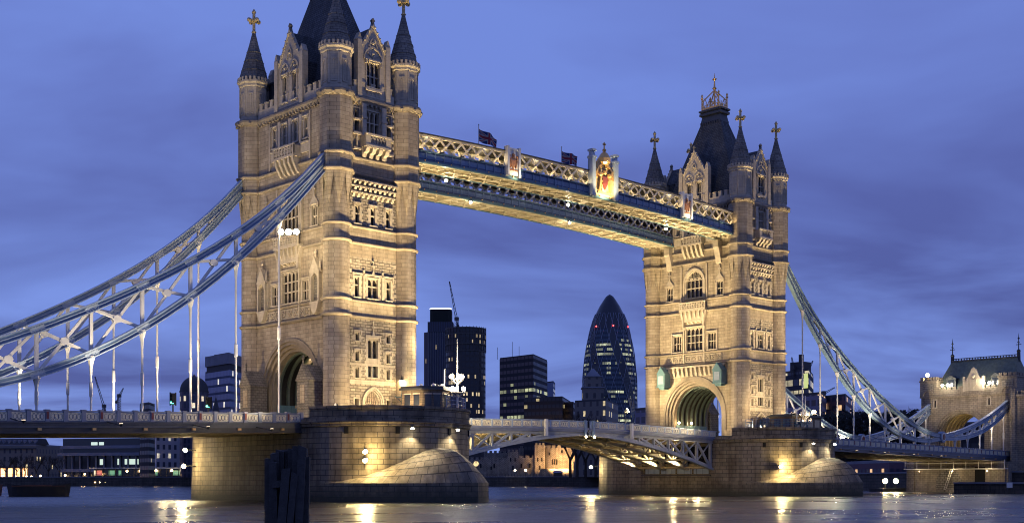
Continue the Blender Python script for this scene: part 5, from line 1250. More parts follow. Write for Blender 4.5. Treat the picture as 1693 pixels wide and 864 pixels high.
# unseen lamps added to light the bascule undersides, then the two nose lamps
for sx in (-1, 1):
    for y in (-5, 0, 5):
        floodlight((sx*29.9, y, 5.2), (sx*12, y, 9.6), 'unseen lamp added to light the underside of the %s bascule leaf' % ('nearer' if sx < 0 else 'farther'), 6500, 110, 'lamps added under the bascules', (1, .76, .38), 'dim_lens', .12)
for dx in (-.9, .9):
    t = thing('nose_lamp', 'small orange lamp under the joint of the two bascule leaves, %s' % ('left' if dx < 0 else 'right'), 'lamp', (dx, -8.3, 8.9), 'lamps at the bascule joint'); mb = MB(); mb.ball((dx, -8.35, 8.95), .16, 8, 5); mb.build('bulb', 'bulb_warm', t); mb = MB(); mb.tube((dx, -8.2, 9.0), (dx, -8.1, 9.5), .06); mb.build('bracket', 'black_iron', t)
# tunnel lamps
for cx, ls in ((41.15, ((-3.2, -4.85), (.2, -4.85))), (-41.15, ((0, 3.2),))):
    for dx, y in (((-4, 4.7), (-.5, 4.7)) if cx > 0 else ((0, 3.2),)):
        z = 12.7 if cx > 0 else 17.2; t = thing('tunnel_lamp', 'glowing lamp on the wall of the road arch in the %s tower' % ('farther' if cx > 0 else 'nearer'), 'lamp', (cx+dx, y, z), 'lamps inside the road arches'); mb = MB(); mb.ball((cx+dx, y, z), .2, 8, 5); mb.build('bulb', 'bulb_warm', t)
        mb = MB(); mb.tube((cx+dx, y, z+.1), (cx+dx, y+.25, z+.3), .05); mb.build('bracket', 'black_iron', t)
        lamp('POINT', (cx+dx, y-.3, z), 170, (1, .62, .28), t, rad=.2)
# floodlight under the right span
t = thing('river_pontoon', 'dark floating pontoon under the right span carrying dazzling lights', 'pontoon', (124, 13, 0))
mb = MB(); mb.box(119, 129, 11.5, 15, -.3, .7); mb.box(118.8, 129.2, 11.3, 15.2, .7, .85); mb.build('hull', 'boat_black', t)
mb = MB(); mb.box(122.4, 122.6, 13.0, 13.2, .85, 2.4); mb.box(125.4, 125.6, 12.0, 12.2, .85, 2.4); mb.build('lamp_post', 'dark_steel', t)
for x, y, sd in ((122.5, 13.1, 'left'), (125.5, 12.1, 'right')): floodlight((x-.3, y-.3, 2.5), (x-15, y-17, 1), 'dazzling floodlight on the pontoon under the right span, %s of the two' % sd, 3000, 150, 'pontoon floodlights', (1, .82, .45), s=.5, bulb=.35)
lamp('POINT', (118, 7.0, 3.6), 420, (1, .8, .42), t, rad=.4)
# lamps on the gatehouse
floodlight((137.2, 10.3, 27.4), (128, 6, 22), 'starry lamp on top of the gatehouse left turret', 2500, 150, None, (1, .85, .5), s=.42, bulb=.42)
for y, lb in ((5.6, 'outermost left'), (4.3, 'second from left'), (-4.2, 'third from left'), (-5.6, 'rightmost')):
    t = thing('globe_lamp', 'white globe lamp on the gatehouse parapet, '+lb, 'lamp', (135.2, y, 24.4), 'globe lamps on the gatehouse'); mb = MB(); mb.ball((135.2, y, 24.6), .33, 10, 6); mb.build('globe', 'bulb_white', t); mb = MB(); mb.tube((135.8, y, 24.0), (135.2, y, 24.3), .07); mb.build('bracket', 'black_iron', t)
    lamp('POINT', (135.0, y, 25.1), 260, (1, .86, .62), t, rad=.3)
for y, sd in ((8.0, 'far side'), (-8.2, 'near side')): upflood((124, y, 8.5), (129, y*.7, 24), 'kerbside floodlight aimed at the gatehouse front, '+sd, 12000, 'gatehouse floodlights', 50, .2, (1, .80, .52))
lamp('POINT', (140, 2, 12), 170, (1, .75, .35), None, rad=.4)
for y, e in ((8, 150), (0, 200), (-8, 200)):  # lamps added to light the abutment wall and gantry
    t = thing('underspan_fill_lamp', 'small lamp added under the right span to light the abutment and gantry', 'lamp', (128.9, y, 4.7), 'lamps added under the right span'); mb = MB(); mb.ball((128.9, y, 4.7), .1, 6, 4); mb.build('bulb', 'bulb_small', t); mb = MB(); mb.tube((128.9, y, 4.75), (129.9, y, 5.1), .04); mb.build('stem', 'black_iron', t); lamp('POINT', (128.7, y, 4.6), e, (1, .80, .48), t, rad=.2)
upflood((128, -8.2, 8.6), (136, -3, 20), 'kerbside floodlight aimed at the gatehouse arch', 1500, None, 55, .2, (1, .80, .52))
# ------------------------------------------------------------------ things on the pier terraces
def street_lamp(x, y, z0, h, label, grp='ornate street lamps', e=260):
    t = thing('street_lamp', label, 'street lamp', (x, y, z0), grp)
    mb = MB(); mb.lathe(x, y, [(.3, z0), (.26, z0+.5), (.12, z0+.7), (.09, z0+h*.6), (.15, z0+h*.62), (.07, z0+h*.66), (.06, z0+h-.9)], 10); mb.beam((x-.75, y+.3, z0+h*.56), (x+.75, y-.3, z0+h*.56), .09, .12)
    for s_ in (-1, 1): mb.beam((x+s_*.7, y-s_*.28, z0+h*.56), (x, y, z0+h*.44), .06, .08); mb.ball((x+s_*.75, y-s_*.3, z0+h*.58), .1, 6, 4)
    mb.build('post', 'teal_paint', t)
    mb = MB(); mb.lathe(x, y, [(.14, z0+h-.9), (.34, z0+h-.3), (.30, z0+h-.25)], 8); mb.build('lantern', 'bulb_warm', t)
    mb = MB(); mb.lathe(x, y, [(.36, z0+h-.26), (.12, z0+h), (.14, z0+h+.1), (.02, z0+h+.4)], 8); mb.build('cap', 'black_iron', t)
    lamp('POINT', (x, y-.3, z0+h-.55), e, (1, .72, .34), t, rad=.3)
street_lamp(-37.3, -10.6, 9.9, 5.4, 'ornate lit street lamp at the foot of the nearer tower')
def mast(x, y, z0, h, label, bright):
    t = thing('signal_mast', label, 'mast', (x, y, z0), 'white masts on the piers')
    mb = MB(); mb.lathe(x, y, [(.35, z0), (.3, z0+.8), (.16, z0+1.0), (.14, z0+h*.45), (.09, z0+h*.55), (.05, z0+h)], 10); mb.build('pole', 'white_paint', t)
    mb = MB()
    for k, zf in enumerate((.34, .50)):
        z = z0+h*zf; r = .95-.2*k
        mb.lathe(x, y, [(r, z), (r, z+.08)], 12); 
        for q in range(8): a = q*math.pi/4; mb.tube((x+r*math.cos(a), y+r*math.sin(a), z), (x+r*math.cos(a), y+r*math.sin(a), z+.7), .05); mb.tube((x+r*math.cos(a), y+r*math.sin(a), z), (x, y, z-.6), .05)
    mb.build('platform', 'white_paint', t)
    mb = MB(); mb.tube((x-1.6, y+.6, z0+h*.30), (x-1.6, y+.6, z0+h*.62), .09); mb.tube((x-1.6, y+.6, z0+h*.36), (x, y, z0+h*.36), .06); mb.build('side_rod', 'white_paint', t)
    for k in range(6):
        a = k*math.pi/3; z = z0+h*(.39 if k % 2 else .54); mb = MB(); mb.ball((x+.8*math.cos(a), y+.8*math.sin(a), z), .26 if bright else .1, 8, 5); mb.build('bulb', 'pod_light' if bright else 'bulb_small', t)
    lamp('POINT', (x-.9, y-.9, z0+h*.5), 700 if bright else 60, (1, .86, .58), t, rad=.2); lamp('POINT', (x-.7, y-1.0, z0+h*.72), 420 if bright else 20, (1, .86, .58), t, rad=.2)
mast(-33.4, -16.7, 9.9, 10.2, 'tall white mast blazing with lamps at the right edge of the nearer pier', True)
mast(41.6, -18.2, 9.9, 6.6, 'pale mast with small lamps before the farther tower', False)
# control cabins
t = thing('control_cabin', 'flat roofed stone cabin on the nearer pier, lit orange on its left side', 'cabin', (-36.3, -14.6, 9.9))
pl = [(-39.4, -13.2), (-38.6, -16.2), (-36.4, -17.4), (-33.9, -16.0), (-33.0, -13.4), (-35.2, -11.9)]
grow = lambda k: [(-36.1+(a+36.1)*k, -14.7+(b+14.7)*k) for a, b in pl]
mb = MB(); mb.column(pl, 9.9, 13.55); mb.build('wall', 'cabin_stone', t)
mb = MB(); mb.column(grow(1.09), 13.55, 13.8); mb.column(grow(1.04), 13.8, 14.0); mb.build('roof', 'lead', t)
for i in range(5):
    a, b = pl[i], pl[i+1]; d = Vector((b[0]-a[0], b[1]-a[1])); nn = Vector((d.y, -d.x)).normalized()
    if nn.dot(Vector(((a[0]+b[0])/2+36.1, (a[1]+b[1])/2+14.7))) < 0: nn = -nn
    for f_ in (.28, .72):
        c0 = Vector(a)+d*f_; u = d.normalized()*.42; p_, q_ = c0-u, c0+u; o_ = nn*.04
        mb = MB(); mb.column([(p_.x, p_.y), (q_.x, q_.y), (q_.x+o_.x, q_.y+o_.y), (p_.x+o_.x, p_.y+o_.y)], 11.0, 13.0); w_ = mb.build('window', 'dark_glass', t)
        mb = MB(); mb.column([(p_.x+o_.x*.5-u.x*.2, p_.y+o_.y*.5-u.y*.2), (q_.x+o_.x*.5+u.x*.2, q_.y+o_.y*.5+u.y*.2), (q_.x+o_.x*2+u.x*.2, q_.y+o_.y*2+u.y*.2), (p_.x+o_.x*2-u.x*.2, p_.y+o_.y*2-u.y*.2)], 13.0, 13.15); mb.build('lintel', 'trim_stone', w_)
mb = MB()
for x, y, r in ((-38.2, -15.5, .22), (-36.9, -16.3, .3), (-35.6, -16.2, .25), (-34.6, -15.2, .42)): mb.ball((x, y, 14.1), r, 8, 5)
mb.build('roof_vents', 'white_paint', t)
lamp('POINT', (-40.4, -15.4, 11.6), 130, (1, .42, .14), t, rad=.3)
t = thing('control_cabin', 'dark timber cabin with a flat roof on the farther pier', 'cabin', (43, -15.5, 9.9))
mb = MB(); mb.box(39.2, 48.0, -17.2, -12.8, 9.9, 13.1); mb.build('wall', 'board_wood', t)
mb = MB(); mb.box(38.9, 48.3, -17.5, -12.5, 13.1, 13.35); mb.box(39.3, 47.9, -17.1, -12.9, 13.35, 13.5); mb.build('roof', 'lead', t)
for x in (40.6, 42.6, 44.6, 46.6): mb = MB(); mb.box(x-.75, x+.75, -17.26, -17.2, 10.6, 12.7); mb.build('window', 'dark_glass', t)
for y in (-16.2, -14.4): mb = MB(); mb.box(39.14, 39.2, y-.6, y+.6, 10.6, 12.7); mb.build('window', 'dark_glass', t)
floodlight((47.0, -16.4, 14.1), (44, -22, 12.5), 'starry lamp on the roof of the dark cabin on the farther pier', 700, 150, None, (1, .76, .4), s=.36, bulb=.4)
def railing(pts, z0, h, label, mat='blue_paint', mesh=True):
    t = thing('railing', label, 'railing', (pts[0][0], pts[0][1], z0), 'railings on the pier terraces')
    mb = MB(); 
    for a, b in zip(pts[:-1], pts[1:]):
        n = max(1, int(math.dist(a, b)/1.1))
        for k in range(n+1): x, y = a[0]+(b[0]-a[0])*k/n, a[1]+(b[1]-a[1])*k/n; mb.tube((x, y, z0), (x, y, z0+h), .045, 6)
        for zz in (1, .66, .33): mb.tube((a[0], a[1], z0+h*zz), (b[0], b[1], z0+h*zz), .035, 6)
    mb.build('posts_and_rails', mat, t)
    if mesh:
        mb = MB()
        for a, b in zip(pts[:-1], pts[1:]):
            n = int(math.dist(a, b)/.22)
            for k in range(n): x, y = a[0]+(b[0]-a[0])*k/n, a[1]+(b[1]-a[1])*k/n; mb.tube((x, y, z0+.1), (x, y, z0+h), .016, 4)
        mb.build('bars', mat, t)
railing([on_pier(-41.15, px, 0, -.25)[:2] for px in (738, 746, 754, 762, 770)], 11.1, 1.35, 'blue metal railing round the right edge of the nearer pier')
railing([on_pier(41.15, px, 0, -.3)[:2] for px in (1257, 1275, 1295, 1315, 1335)], 11.1, 1.25, 'blue grey metal railing along the farther pier before the dark cabin', 'teal_paint')
railing([on_pier(41.15, px, 0, -.3)[:2] for px in (1233, 1244)], 11.1, 1.3, 'short blue railing left of the long one on the farther pier')
def traffic_light(x, y, z0, label):
    t = thing('traffic_light', label, 'traffic light', (x, y, z0), 'traffic lights on the left span')
    mb = MB(); mb.tube((x, y, z0), (x, y, z0+3.6), .09, 8); mb.build('pole', 'black_iron', t)
    mb = MB(); mb.box(x-.28, x+.28, y-.22, y+.22, z0+2.5, z0+3.9); mb.box(x-.45, x-.28, y-.02, y+.02, z0+2.4, z0+4.0); mb.box(x+.28, x+.45, y-.02, y+.02, z0+2.4, z0+4.0); h_ = mb.build('signal_head', 'black_iron', t)
    for k, mt in enumerate(('green_signal', 'void', 'void')):
        mb = MB(); mb.lathe(x-.2, y-.24, [(.15, z0+2.62+k*.42), (.15, z0+2.66+k*.42)], 8); mb.ball((x-.30, y-.1, z0+2.75+k*.42), .13, 8, 5); mb.build('aspect', mt, h_)
x_, y_, _ = at(286, 150); traffic_light(x_, y_, 9.2, 'black traffic light on the left span, further from the tower')
x_, y_, _ = at(345, 157); traffic_light(x_, y_, 9.2, 'black traffic light on the left span, nearer to the tower')

# ------------------------------------------------------------------ foreground mooring piles
t = thing('mooring_dolphin', 'cluster of black weathered timber piles standing in the foreground water', 'mooring piles', (*at(475, 50)[:2], 0))
for px, D, w, yt, lean in ((446, 50.2, .36, 757, .0), (455, 50.5, .34, 748, .1), (464, 50.8, .34, 744, -.05), (474, 51.0, .36, 743, .05), (484, 50.8, .34, 742, .0), (492, 50.5, .36, 738, -.06), (501, 50.3, .34, 737, .04), (506, 49.9, .32, 757, -.12), (452, 49.9, .3, 763, .04), (474, 49.6, .34, 775, -.34), (488, 49.5, .26, 781, -.42), (499, 49.6, .3, 757, -.2)):
    x, y, z = at(px, D, yt); mb = MB(); px2 = at(px+lean*40, D); h = w/2
    ax_, ay_ = AX*h, WX*h; jit = random.uniform(-.06, .06)
    top = [(x+AX[0]*a*h+AX[1]*b*h, y+WX[0]*a*h+WX[1]*b*h, z+jit*a+random.uniform(-.04, .04)) for a, b in ((-1, -1), (1, -1), (1, 1), (-1, 1))]
    bot = [(px2[0]+AX[0]*a*h*1.05+AX[1]*b*h, px2[1]+WX[0]*a*h*1.05+WX[1]*b*h, -1.5) for a, b in ((-1, -1), (1, -1), (1, 1), (-1, 1))]
    mid = [tuple((Vector(p)*.5+Vector(q)*.5)+Vector((random.uniform(-.02, .02), random.uniform(-.02, .02), 0))) for p, q in zip(top, bot)]
    mb.loft([bot, mid, top]); mb.build('timber', 'pile_timber', t)
mb = MB(); p0, p1 = at(450, 49.7, 800), at(505, 49.7, 796); mb.beam(p0, p1, .2, .28); mb.build('waling', 'pile_timber', t)

# ------------------------------------------------------------------ boats
def barge(px0, px1, D, label, mat, h=1.95, grp='moored barges'):
    a = Vector(at(px0, D)); b = Vector(at(px1, D+3)); a.z = b.z = 0; d = (b-a); Lh = d.length; d.normalize(); n = Vector((-d.y, d.x, 0)); c = (a+b)/2; w = 2.0
    t = thing('barge', label, 'boat', tuple(c), grp); rings = []
    for f_ in np.linspace(-1, 1, 13):
        ww = w*(1-abs(f_)**4*.55); sh = h*(.86+.22*f_*f_)
        p = lambda u, z, k=1.0: tuple(c+d*(f_*Lh/2*(k if abs(f_) > .9 else 1))+n*u+Vector((0, 0, z)))
        rings.append([p(-ww*.8, -.3, .93), p(ww*.8, -.3, .93), p(ww, sh), p(ww*.8, sh), p(ww*.75, sh-.5), p(-ww*.75, sh-.5), p(-ww*.8, sh), p(-ww, sh)])
    mb = MB(); mb.loft(rings); mb.build('hull', mat, t)
    mb = MB(); q = c+Vector((0, 0, h*.86)); 
    for s_ in (-1, 1): mb.beam(tuple(q-d*Lh*.42+n*s_*w), tuple(q+d*Lh*.42+n*s_*w), .16, .14)
    mb.beam(tuple(q-d*Lh*.3), tuple(q+d*Lh*.2), 1.6, .35); mb.build('coaming', 'boat_rust', t)
    return t
barge(12, 117, 196, 'dark open barge moored on the left water', 'boat_black')
barge(-60, 3, 205, 'rust red barge end just showing at the left frame edge', 'boat_rust', 1.8)
t = thing('river_marker', 'round river mark on a thin pole right of the nearer pier', 'river sign', at(787, 175)); x, y, _ = at(787, 175); zc_ = 2.4+29*175/2040
mb = MB(); mb.tube((x, y, -1), (x, y, zc_-.3), .09, 6); mb.build('pole', 'black_iron', t)
mb = MB(); mb.prism(lambda u, v, z: (x+AX[0]*u-AX[1]*v, y+WX[0]*u-WX[1]*v, zc_+z), [(.38*math.cos(k*math.pi/8), .38*math.sin(k*math.pi/8)) for k in range(16)], -.05, .05); mb.build('disc', 'white_paint', t)
lamp('POINT', (x-.8, y-.8, zc_-.6), 30, (1, .75, .4), t, rad=.1)
# ------------------------------------------------------------------ north bank
GZ = 4.3
EDGE = [(1900, 256), (1700, 277), (1600, 287), (1530, 294), (1470, 314), (1400, 342), (1200, 440), (1000, 560), (780, 590), (300, 605), (-250, 615)]
ep = [at(a, b) for a, b in EDGE]
mb = MB()
for (a, b), p, q in zip(zip(EDGE[:-1], EDGE[1:]), ep[:-1], ep[1:]):
    fa, fb = at(a[0], 6000), at(b[0], 6000); mb.face([(p[0], p[1], GZ), (q[0], q[1], GZ), (fb[0], fb[1], GZ), (fa[0], fa[1], GZ)])
tag(mb.build('river_bank_ground', 'quay_paving'), kind='structure')
def quay(pts, label, zt, grp, th=1.0):
    t = thing('quay_wall', label, 'quay wall', (pts[0][0], pts[0][1], 0), grp); mb = MB(); m2 = MB()
    for p, q in zip(pts[:-1], pts[1:]):
        mb.beam((p[0], p[1], (zt-1)/2), (q[0], q[1], (zt-1)/2), th, zt+1); m2.beam((p[0], p[1], zt+.1), (q[0], q[1], zt+.1), th+.5, .35)
    mb.build('wall', 'quay_stone', t); m2.build('coping', 'dim_concrete', t); return t
quay([at(a, b) for a, b in EDGE[3:8]], 'dark river wall below the fortress, behind the farther pier', GZ+.15, 'river walls of the far bank'); quay([at(a, b) for a, b in EDGE[7:]], 'long dark river wall under the distant bank at left', GZ+.15, 'river walls of the far bank')
quay([at(1664, 273.5), at(1900, 252)], 'dark river wall right of the gatehouse', GZ+.15, 'river walls of the far bank')
quay([at(a, b) for a, b in ((1580, 247), (1640, 240), (1720, 233), (1900, 222))], 'dark timbered wharf wall at the lower right corner', 2.0, 'river walls of the far bank')
t = thing('notice_board', 'small white notice board on the dark wharf at lower right', 'sign', at(1669, 236)); x, y, _ = at(1669, 235.5)
G = lambda u, v, z: (x+AX[0]*u-AX[1]*v, y+WX[0]*u-WX[1]*v, z)
mb = MB(); mb.fbox(G, -.55, .55, 0, .08, 1.2, 2.2); mb.build('board', 'white_paint', t); mb = MB(); mb.fbox(G, -.4, -.3, -.1, 0, .5, 2.4); mb.fbox(G, .3, .4, -.1, 0, .5, 2.4); mb.build('posts', 'dark_steel', t)

def bld(name, label, cat, mat, A, Bc, Cc, ytop, grp=None, roof='roof_dark', z0=GZ, zt=None, par=None, wallname='wall'):
    """block with two visible fronts: plan corners A, B (nearest), C given as (bearing, distance)"""
    a, b, c = at(*A), at(*Bc), at(*Cc); d = (a[0]+c[0]-b[0], a[1]+c[1]-b[1]); z1 = zt if zt else at(Bc[0], Bc[1], ytop)[2]
    t = par or thing(name, label, cat, (b[0], b[1], z0), grp)
    mb = MB(); mb.column([(a[0], a[1]), (b[0], b[1]), (c[0], c[1]), d], z0, z1, uv=True); mb.build(wallname, mat, t)
    m = Vector(((a[0]+c[0])/2, (a[1]+c[1])/2)); k = .985
    mb = MB(); mb.column([tuple(m+(Vector(p[:2])-m)*k) for p in (a, b, c, d)], z1, z1+.8); mb.build('roof', roof, t)
    return t, z1, (a, b, c, d)
# bullet-shaped glass tower
gx, gy, _ = at(1008, 900); t = thing('glass_tower', 'bullet shaped glass skyscraper with spiral bands, left of the farther tower', 'skyscraper', (gx, gy, GZ))
PR = [(0, 138.7), (2.2, 137.6), (4.3, 134.6), (7.4, 129.8), (10.3, 124), (12.9, 117.5), (15.5, 107), (17.6, 96), (19.0, 84.8), (19.6, 76), (19.9, 66), (19.9, 50), (19.2, 25), (17.5, GZ)]
rz = np.array(PR)[::-1]; zz_ = rz[:, 1]; rr_ = rz[:, 0]
rad_ = lambda z: float(np.interp(z, zz_, rr_))
mb = MB(); n = 48; zs = list(np.linspace(GZ, 112.5, 40)); 
for i in range(len(zs)-1):
    for k in range(n):
        a0, a1 = 2*math.pi*k/n, 2*math.pi*(k+1)/n; P4 = [(gx+rad_(z)*math.cos(a), gy+rad_(z)*math.sin(a), z) for a, z in ((a0, zs[i]), (a1, zs[i]), (a1, zs[i+1]), (a0, zs[i+1]))]
        mb.face(P4, [(a0*19, zs[i]), (a1*19, zs[i]), (a1*19, zs[i+1]), (a0*19, zs[i+1])])
mb.build('glazed_body', 'gherkin_skin', t, 40)
mb = MB(); mb.lathe(gx, gy, [(rad_(z)+.05, z) for z in np.linspace(112.5, 138.6, 16)], 48); mb.build('dark_dome', 'dark_glass', t, 60)
for k in range(6):                                    # spiralling dark light-wells
    mb = MB()
    for i in range(44):
        z0_, z1_ = 20+92.5*i/44, 20+92.5*(i+1)/44
        f_ = lambda z, o: (gx+(rad_(z)+.25)*math.cos(2*math.pi*k/6+.35-z*.0165+o), gy+(rad_(z)+.25)*math.sin(2*math.pi*k/6+.35-z*.0165+o), z)
        mb.face([f_(z0_, 0), f_(z0_, .34), f_(z1_, .34), f_(z1_, 0)])
    mb.build('spiral_band', 'dark_glass', t)
mb = MB()
for s_ in (-1, 1):
    for k in range(18):
        for i in range(22):
            z0_, z1_ = 18+106*i/22, 18+106*(i+1)/22; f_ = lambda z: (gx+(rad_(z)+.3)*math.cos(2*math.pi*k/18+s_*z*.0165), gy+(rad_(z)+.3)*math.sin(2*math.pi*k/18+s_*z*.0165), z)
            mb.beam(f_(z0_), f_(z1_), .26, .26)
mb.build('diagrid', 'grey_blue_paint', t)
for px in (986, 1014, 1038):
    a = Vector(at(px, 900)); v = Vector((CAM[0]-gx, CAM[1]-gy)).normalized(); u = Vector((-v.y, v.x)); o = (a.xy-Vector((gx, gy))).dot(u); rr = rad_(114.2)+.3; q = Vector((gx, gy))+u*max(-rr*.98, min(rr*.98, o)); dpt = math.sqrt(max(0, rr*rr-o*o)); q = q+v*dpt
    mb = MB(); mb.ball((q.x, q.y, 114.2), .5, 8, 5); mb.build('red_beacon', 'red_beacon', t)
# pinstriped tower with green-black crown
cx_, cy_, _ = at(730, 1000); t = thing('office_tower', 'dark pinstriped skyscraper with a green black crown and glowing rim', 'skyscraper', (cx_, cy_, GZ), 'dark skyscrapers of the city')
def rot_poly(cx, cy, pts): return [(cx+a*AX[0]+b*AX[1], cy+a*WX[0]+b*WX[1]) for a, b in pts]
mb = MB(); mb.column(rot_poly(cx_, cy_, [(-13.8, -6), (-10, -11), (10, -11), (13.8, -6), (13.8, 12), (-13.8, 12)]), GZ, 122, uv=True); mb.column(rot_poly(cx_, cy_, [(-10.5, -11.5), (10, -11.5), (10, 10), (-10.5, 10)]), 122, 130, uv=True); mb.build('wall', 'pinstripe_tower', t)
mb = MB()
for k in range(15):
    u = -9.8+19.6*k/14; a = rot_poly(cx_, cy_, [(u, -11.25)])[0]; mb.box(a[0]-.12, a[0]+.12, a[1]-.12, a[1]+.12, 30, 122)
mb.build('fins', 'dim_concrete', t)
mb = MB(); mb.column(rot_poly(cx_-.3, cy_, [(-8.6, -8), (-6, -10), (6, -10), (8.6, -8), (8.6, 8), (-8.6, 8)]), 122, 140.5); mb.build('crown', 'foliage', t)
mb = MB(); mb.column(rot_poly(cx_-.3, cy_, [(-8.8, -8.2), (-6, -10.2), (6, -10.2), (8.8, -8.2), (8.8, -7.8), (-8.8, -7.8)]), 140.5, 141.2); mb.build('glowing_rim', 'roof_ring', t)
# half-built frame tower with a crane
cx_, cy_, _ = at(770, 900); t = thing('office_tower', 'round unfinished tower of open lit floors, with a crane on its roof', 'skyscraper', (cx_, cy_, GZ), 'dark skyscrapers of the city')
mb = MB(); n = 36
for i, (za, zb) in enumerate(((GZ, 112.5),)):
    for k in range(n):
        a0, a1 = 2*math.pi*k/n, 2*math.pi*(k+1)/n
        mb.face([(cx_+14.5*math.cos(a), cy_+14.5*math.sin(a), z) for a, z in ((a0, za), (a1, za), (a1, zb), (a0, zb))], [(a0*14.5, za), (a1*14.5, za), (a1*14.5, zb), (a0*14.5, zb)])
mb.build('wall', 'frame_tower', t)
mb = MB()
for z in (112.5, 108.2, 101, 96): mb.lathe(cx_, cy_, [(14.9, z), (14.9, z+.8)], 36)
for k in range(36): a = 2*math.pi*k/36; mb.tube((cx_+14.8*math.cos(a), cy_+14.8*math.sin(a), 96), (cx_+14.8*math.cos(a), cy_+14.8*math.sin(a), 114), .18, 4)
mb.build('floor_rings', 'dark_steel', t)
def crane(px, D, ybase, ytop, pxj, yj, label, mast_w=.9, back=None):
    x, y, zb = at(px, D, ybase); zt = at(px, D, ytop)[2]; t = thing('tower_crane', label, 'crane', (x, y, zb), 'cranes over the city'); mb = MB(); h = mast_w/2*D/600+.2
    for a, b in ((-1, -1), (1, -1), (1, 1), (-1, 1)): mb.tube((x+a*h, y+b*h, zb), (x+a*h, y+b*h, zt), .14*D/600, 4)
    k = zb
    while k < zt-2*h: mb.tube((x-h, y-h, k), (x+h, y-h, k+2*h), .1*D/600, 4); mb.tube((x-h, y+h, k+2*h), (x-h, y-h, k), .1*D/600, 4); k += 2*h
    mb.build('mast', 'crane_steel', t)
    j = Vector(at(pxj, D, yj)); b0 = Vector((x, y, zt)); d = j-b0; mb = MB(); up = Vector((0, 0, 1)); sd = Vector((AX[0], WX[0], 0)); w = .5*D/600
    nrm = d.cross(Vector((AX[1], WX[1], 0))).normalized()
    for o in (nrm*w, -nrm*w): mb.tube(tuple(b0+o), tuple(j+o*.3), .14*D/600, 4)
    for q in range(12): mb.tube(tuple(b0+d*q/12+nrm*w*(1-q/17)), tuple(b0+d*(q+1)/12-nrm*w*(1-(q+1)/17)), .09*D/600, 4)
    mb.build('jib', 'crane_steel', t)
    mb = MB(); cj = b0-d.normalized()*3*D/600; mb.tube(tuple(b0), tuple(cj), .3*D/600, 5); mb.ball(tuple(cj), .8*D/600, 6, 4); mb.box(x-.8*D/600, x+.8*D/600, y-.8*D/600, y+.8*D/600, zt-.5, zt+1.2*D/600); mb.build('counter_jib', 'crane_steel', t)
crane(755, 900, 541, 528, 743, 465, 'luffing crane with a steep jib on the round unfinished tower')
crane(172, 900, 690, 672, 157, 622, 'crane with a leaning jib seen beneath the left chains, left one'); crane(197, 850, 690, 655, 204, 641, 'small crane seen beneath the left chains, right one')
crane(1312, 470, 625, 608, 1309, 590, 'small crane on the unfinished block right of the farther tower, left one'); crane(1337, 480, 640, 610, 1344, 596, 'small crane beside the unfinished block right of the farther tower, right one')
crane(1362, 520, 655, 650, 1380, 640, 'low crane arm over the pale offices right of the farther tower')
# black slab blocks
t, z1, q = bld('office_block', 'black glass office slab with some lit lower floors', 'office block', 'black_block', (826, 712), (882, 690), (905, 725), 587, 'black office blocks')
mb = MB()
for f_, h in ((.15, 7), (.6, 9), (.8, 6)): x, y = q[0][0]*(1-f_)+q[1][0]*f_, q[0][1]*(1-f_)+q[1][1]*f_; mb.tube((x, y+6, z1), (x, y+6, z1+h), .12, 4)
mb.build('roof_aerials', 'crane_steel', t)
bld('office_block', 'low black office block with a stepped right end, in front of the slab', 'office block', 'black_low', (866, 610), (930, 600), (944, 640), 657, 'black office blocks', wallname='wall')
bld('office_block', 'lower black annex at the right end of the low black block', 'office block', 'black_low', (929, 606), (948, 600), (955, 630), 666, 'black office blocks')
bld('office_block', 'slim pale blue office tower peeping out right of the black slab', 'office block', 'blue_office', (900, 900), (915, 890), (918, 910), 631)
# banded office + domed office on the left
t, z1, q = bld('office_block', 'blue banded office block with a grey overhanging crown, left of the nearer tower', 'office block', 'banded_office', (339, 610), (380, 590), (412, 620), 611)
for nm, k, a, b, mt in (('recessed_storey', .93, z1+.8, z1+3.2, 'roof_dark'), ('crown', 1.0, z1+3.2, z1+8.2, 'dim_concrete'), ('plant_room', .6, z1+8.2, z1+9.4, 'roof_dark')):
    m = Vector(((q[0][0]+q[2][0])/2, (q[0][1]+q[2][1])/2)); mb = MB(); mb.column([tuple(m+(Vector(p[:2])-m)*k) for p in q], a, b); mb.build(nm, mt, t)
cx_, cy_, _ = at(321, 585); t = thing('office_block', 'office with a dark barrel dome and lit left windows, beyond the left span', 'office block', (cx_, cy_, GZ))
mb = MB(); n = 24; r = 6.6; zt_ = 44.5
for k in range(n):
    a0, a1 = 2*math.pi*k/n, 2*math.pi*(k+1)/n; mb.face([(cx_+r*math.cos(a), cy_+r*math.sin(a), z) for a, z in ((a0, GZ), (a1, GZ), (a1, zt_), (a0, zt_))], [(a0*r, GZ), (a1*r, GZ), (a1*r, zt_), (a0*r, zt_)])
mb.build('wall', 'dome_office', t)
mb = MB(); mb.lathe(cx_, cy_, [(r+.3, zt_), (r+.2, zt_+.6)]+[(r*math.cos(a), zt_+.6+r*1.05*math.sin(a)) for a in np.linspace(0, 1.45, 8)], 24); mb.lathe(cx_, cy_, [(1.0, zt_+6.6), (.8, zt_+7.6), (.1, zt_+8.6)], 8); mb.build('dome', 'roof_dark', t, 40)
x0, y0, z0_ = at(357, 560, 690); t = thing('church_spire', 'dark slender church spire before the banded office block', 'church spire', (x0, y0, GZ)); mb = MB(); mb.lathe(x0, y0, [(1.7, GZ), (1.7, 33), (1.9, 33.3), (.1, at(357, 560, 655)[2])], 8); mb.build('spire', 'roof_dark', t); mb = MB(); mb.tube((x0, y0, 40), (x0, y0, 43.5), .12, 4); mb.build('weather_vane', 'black_iron', t)
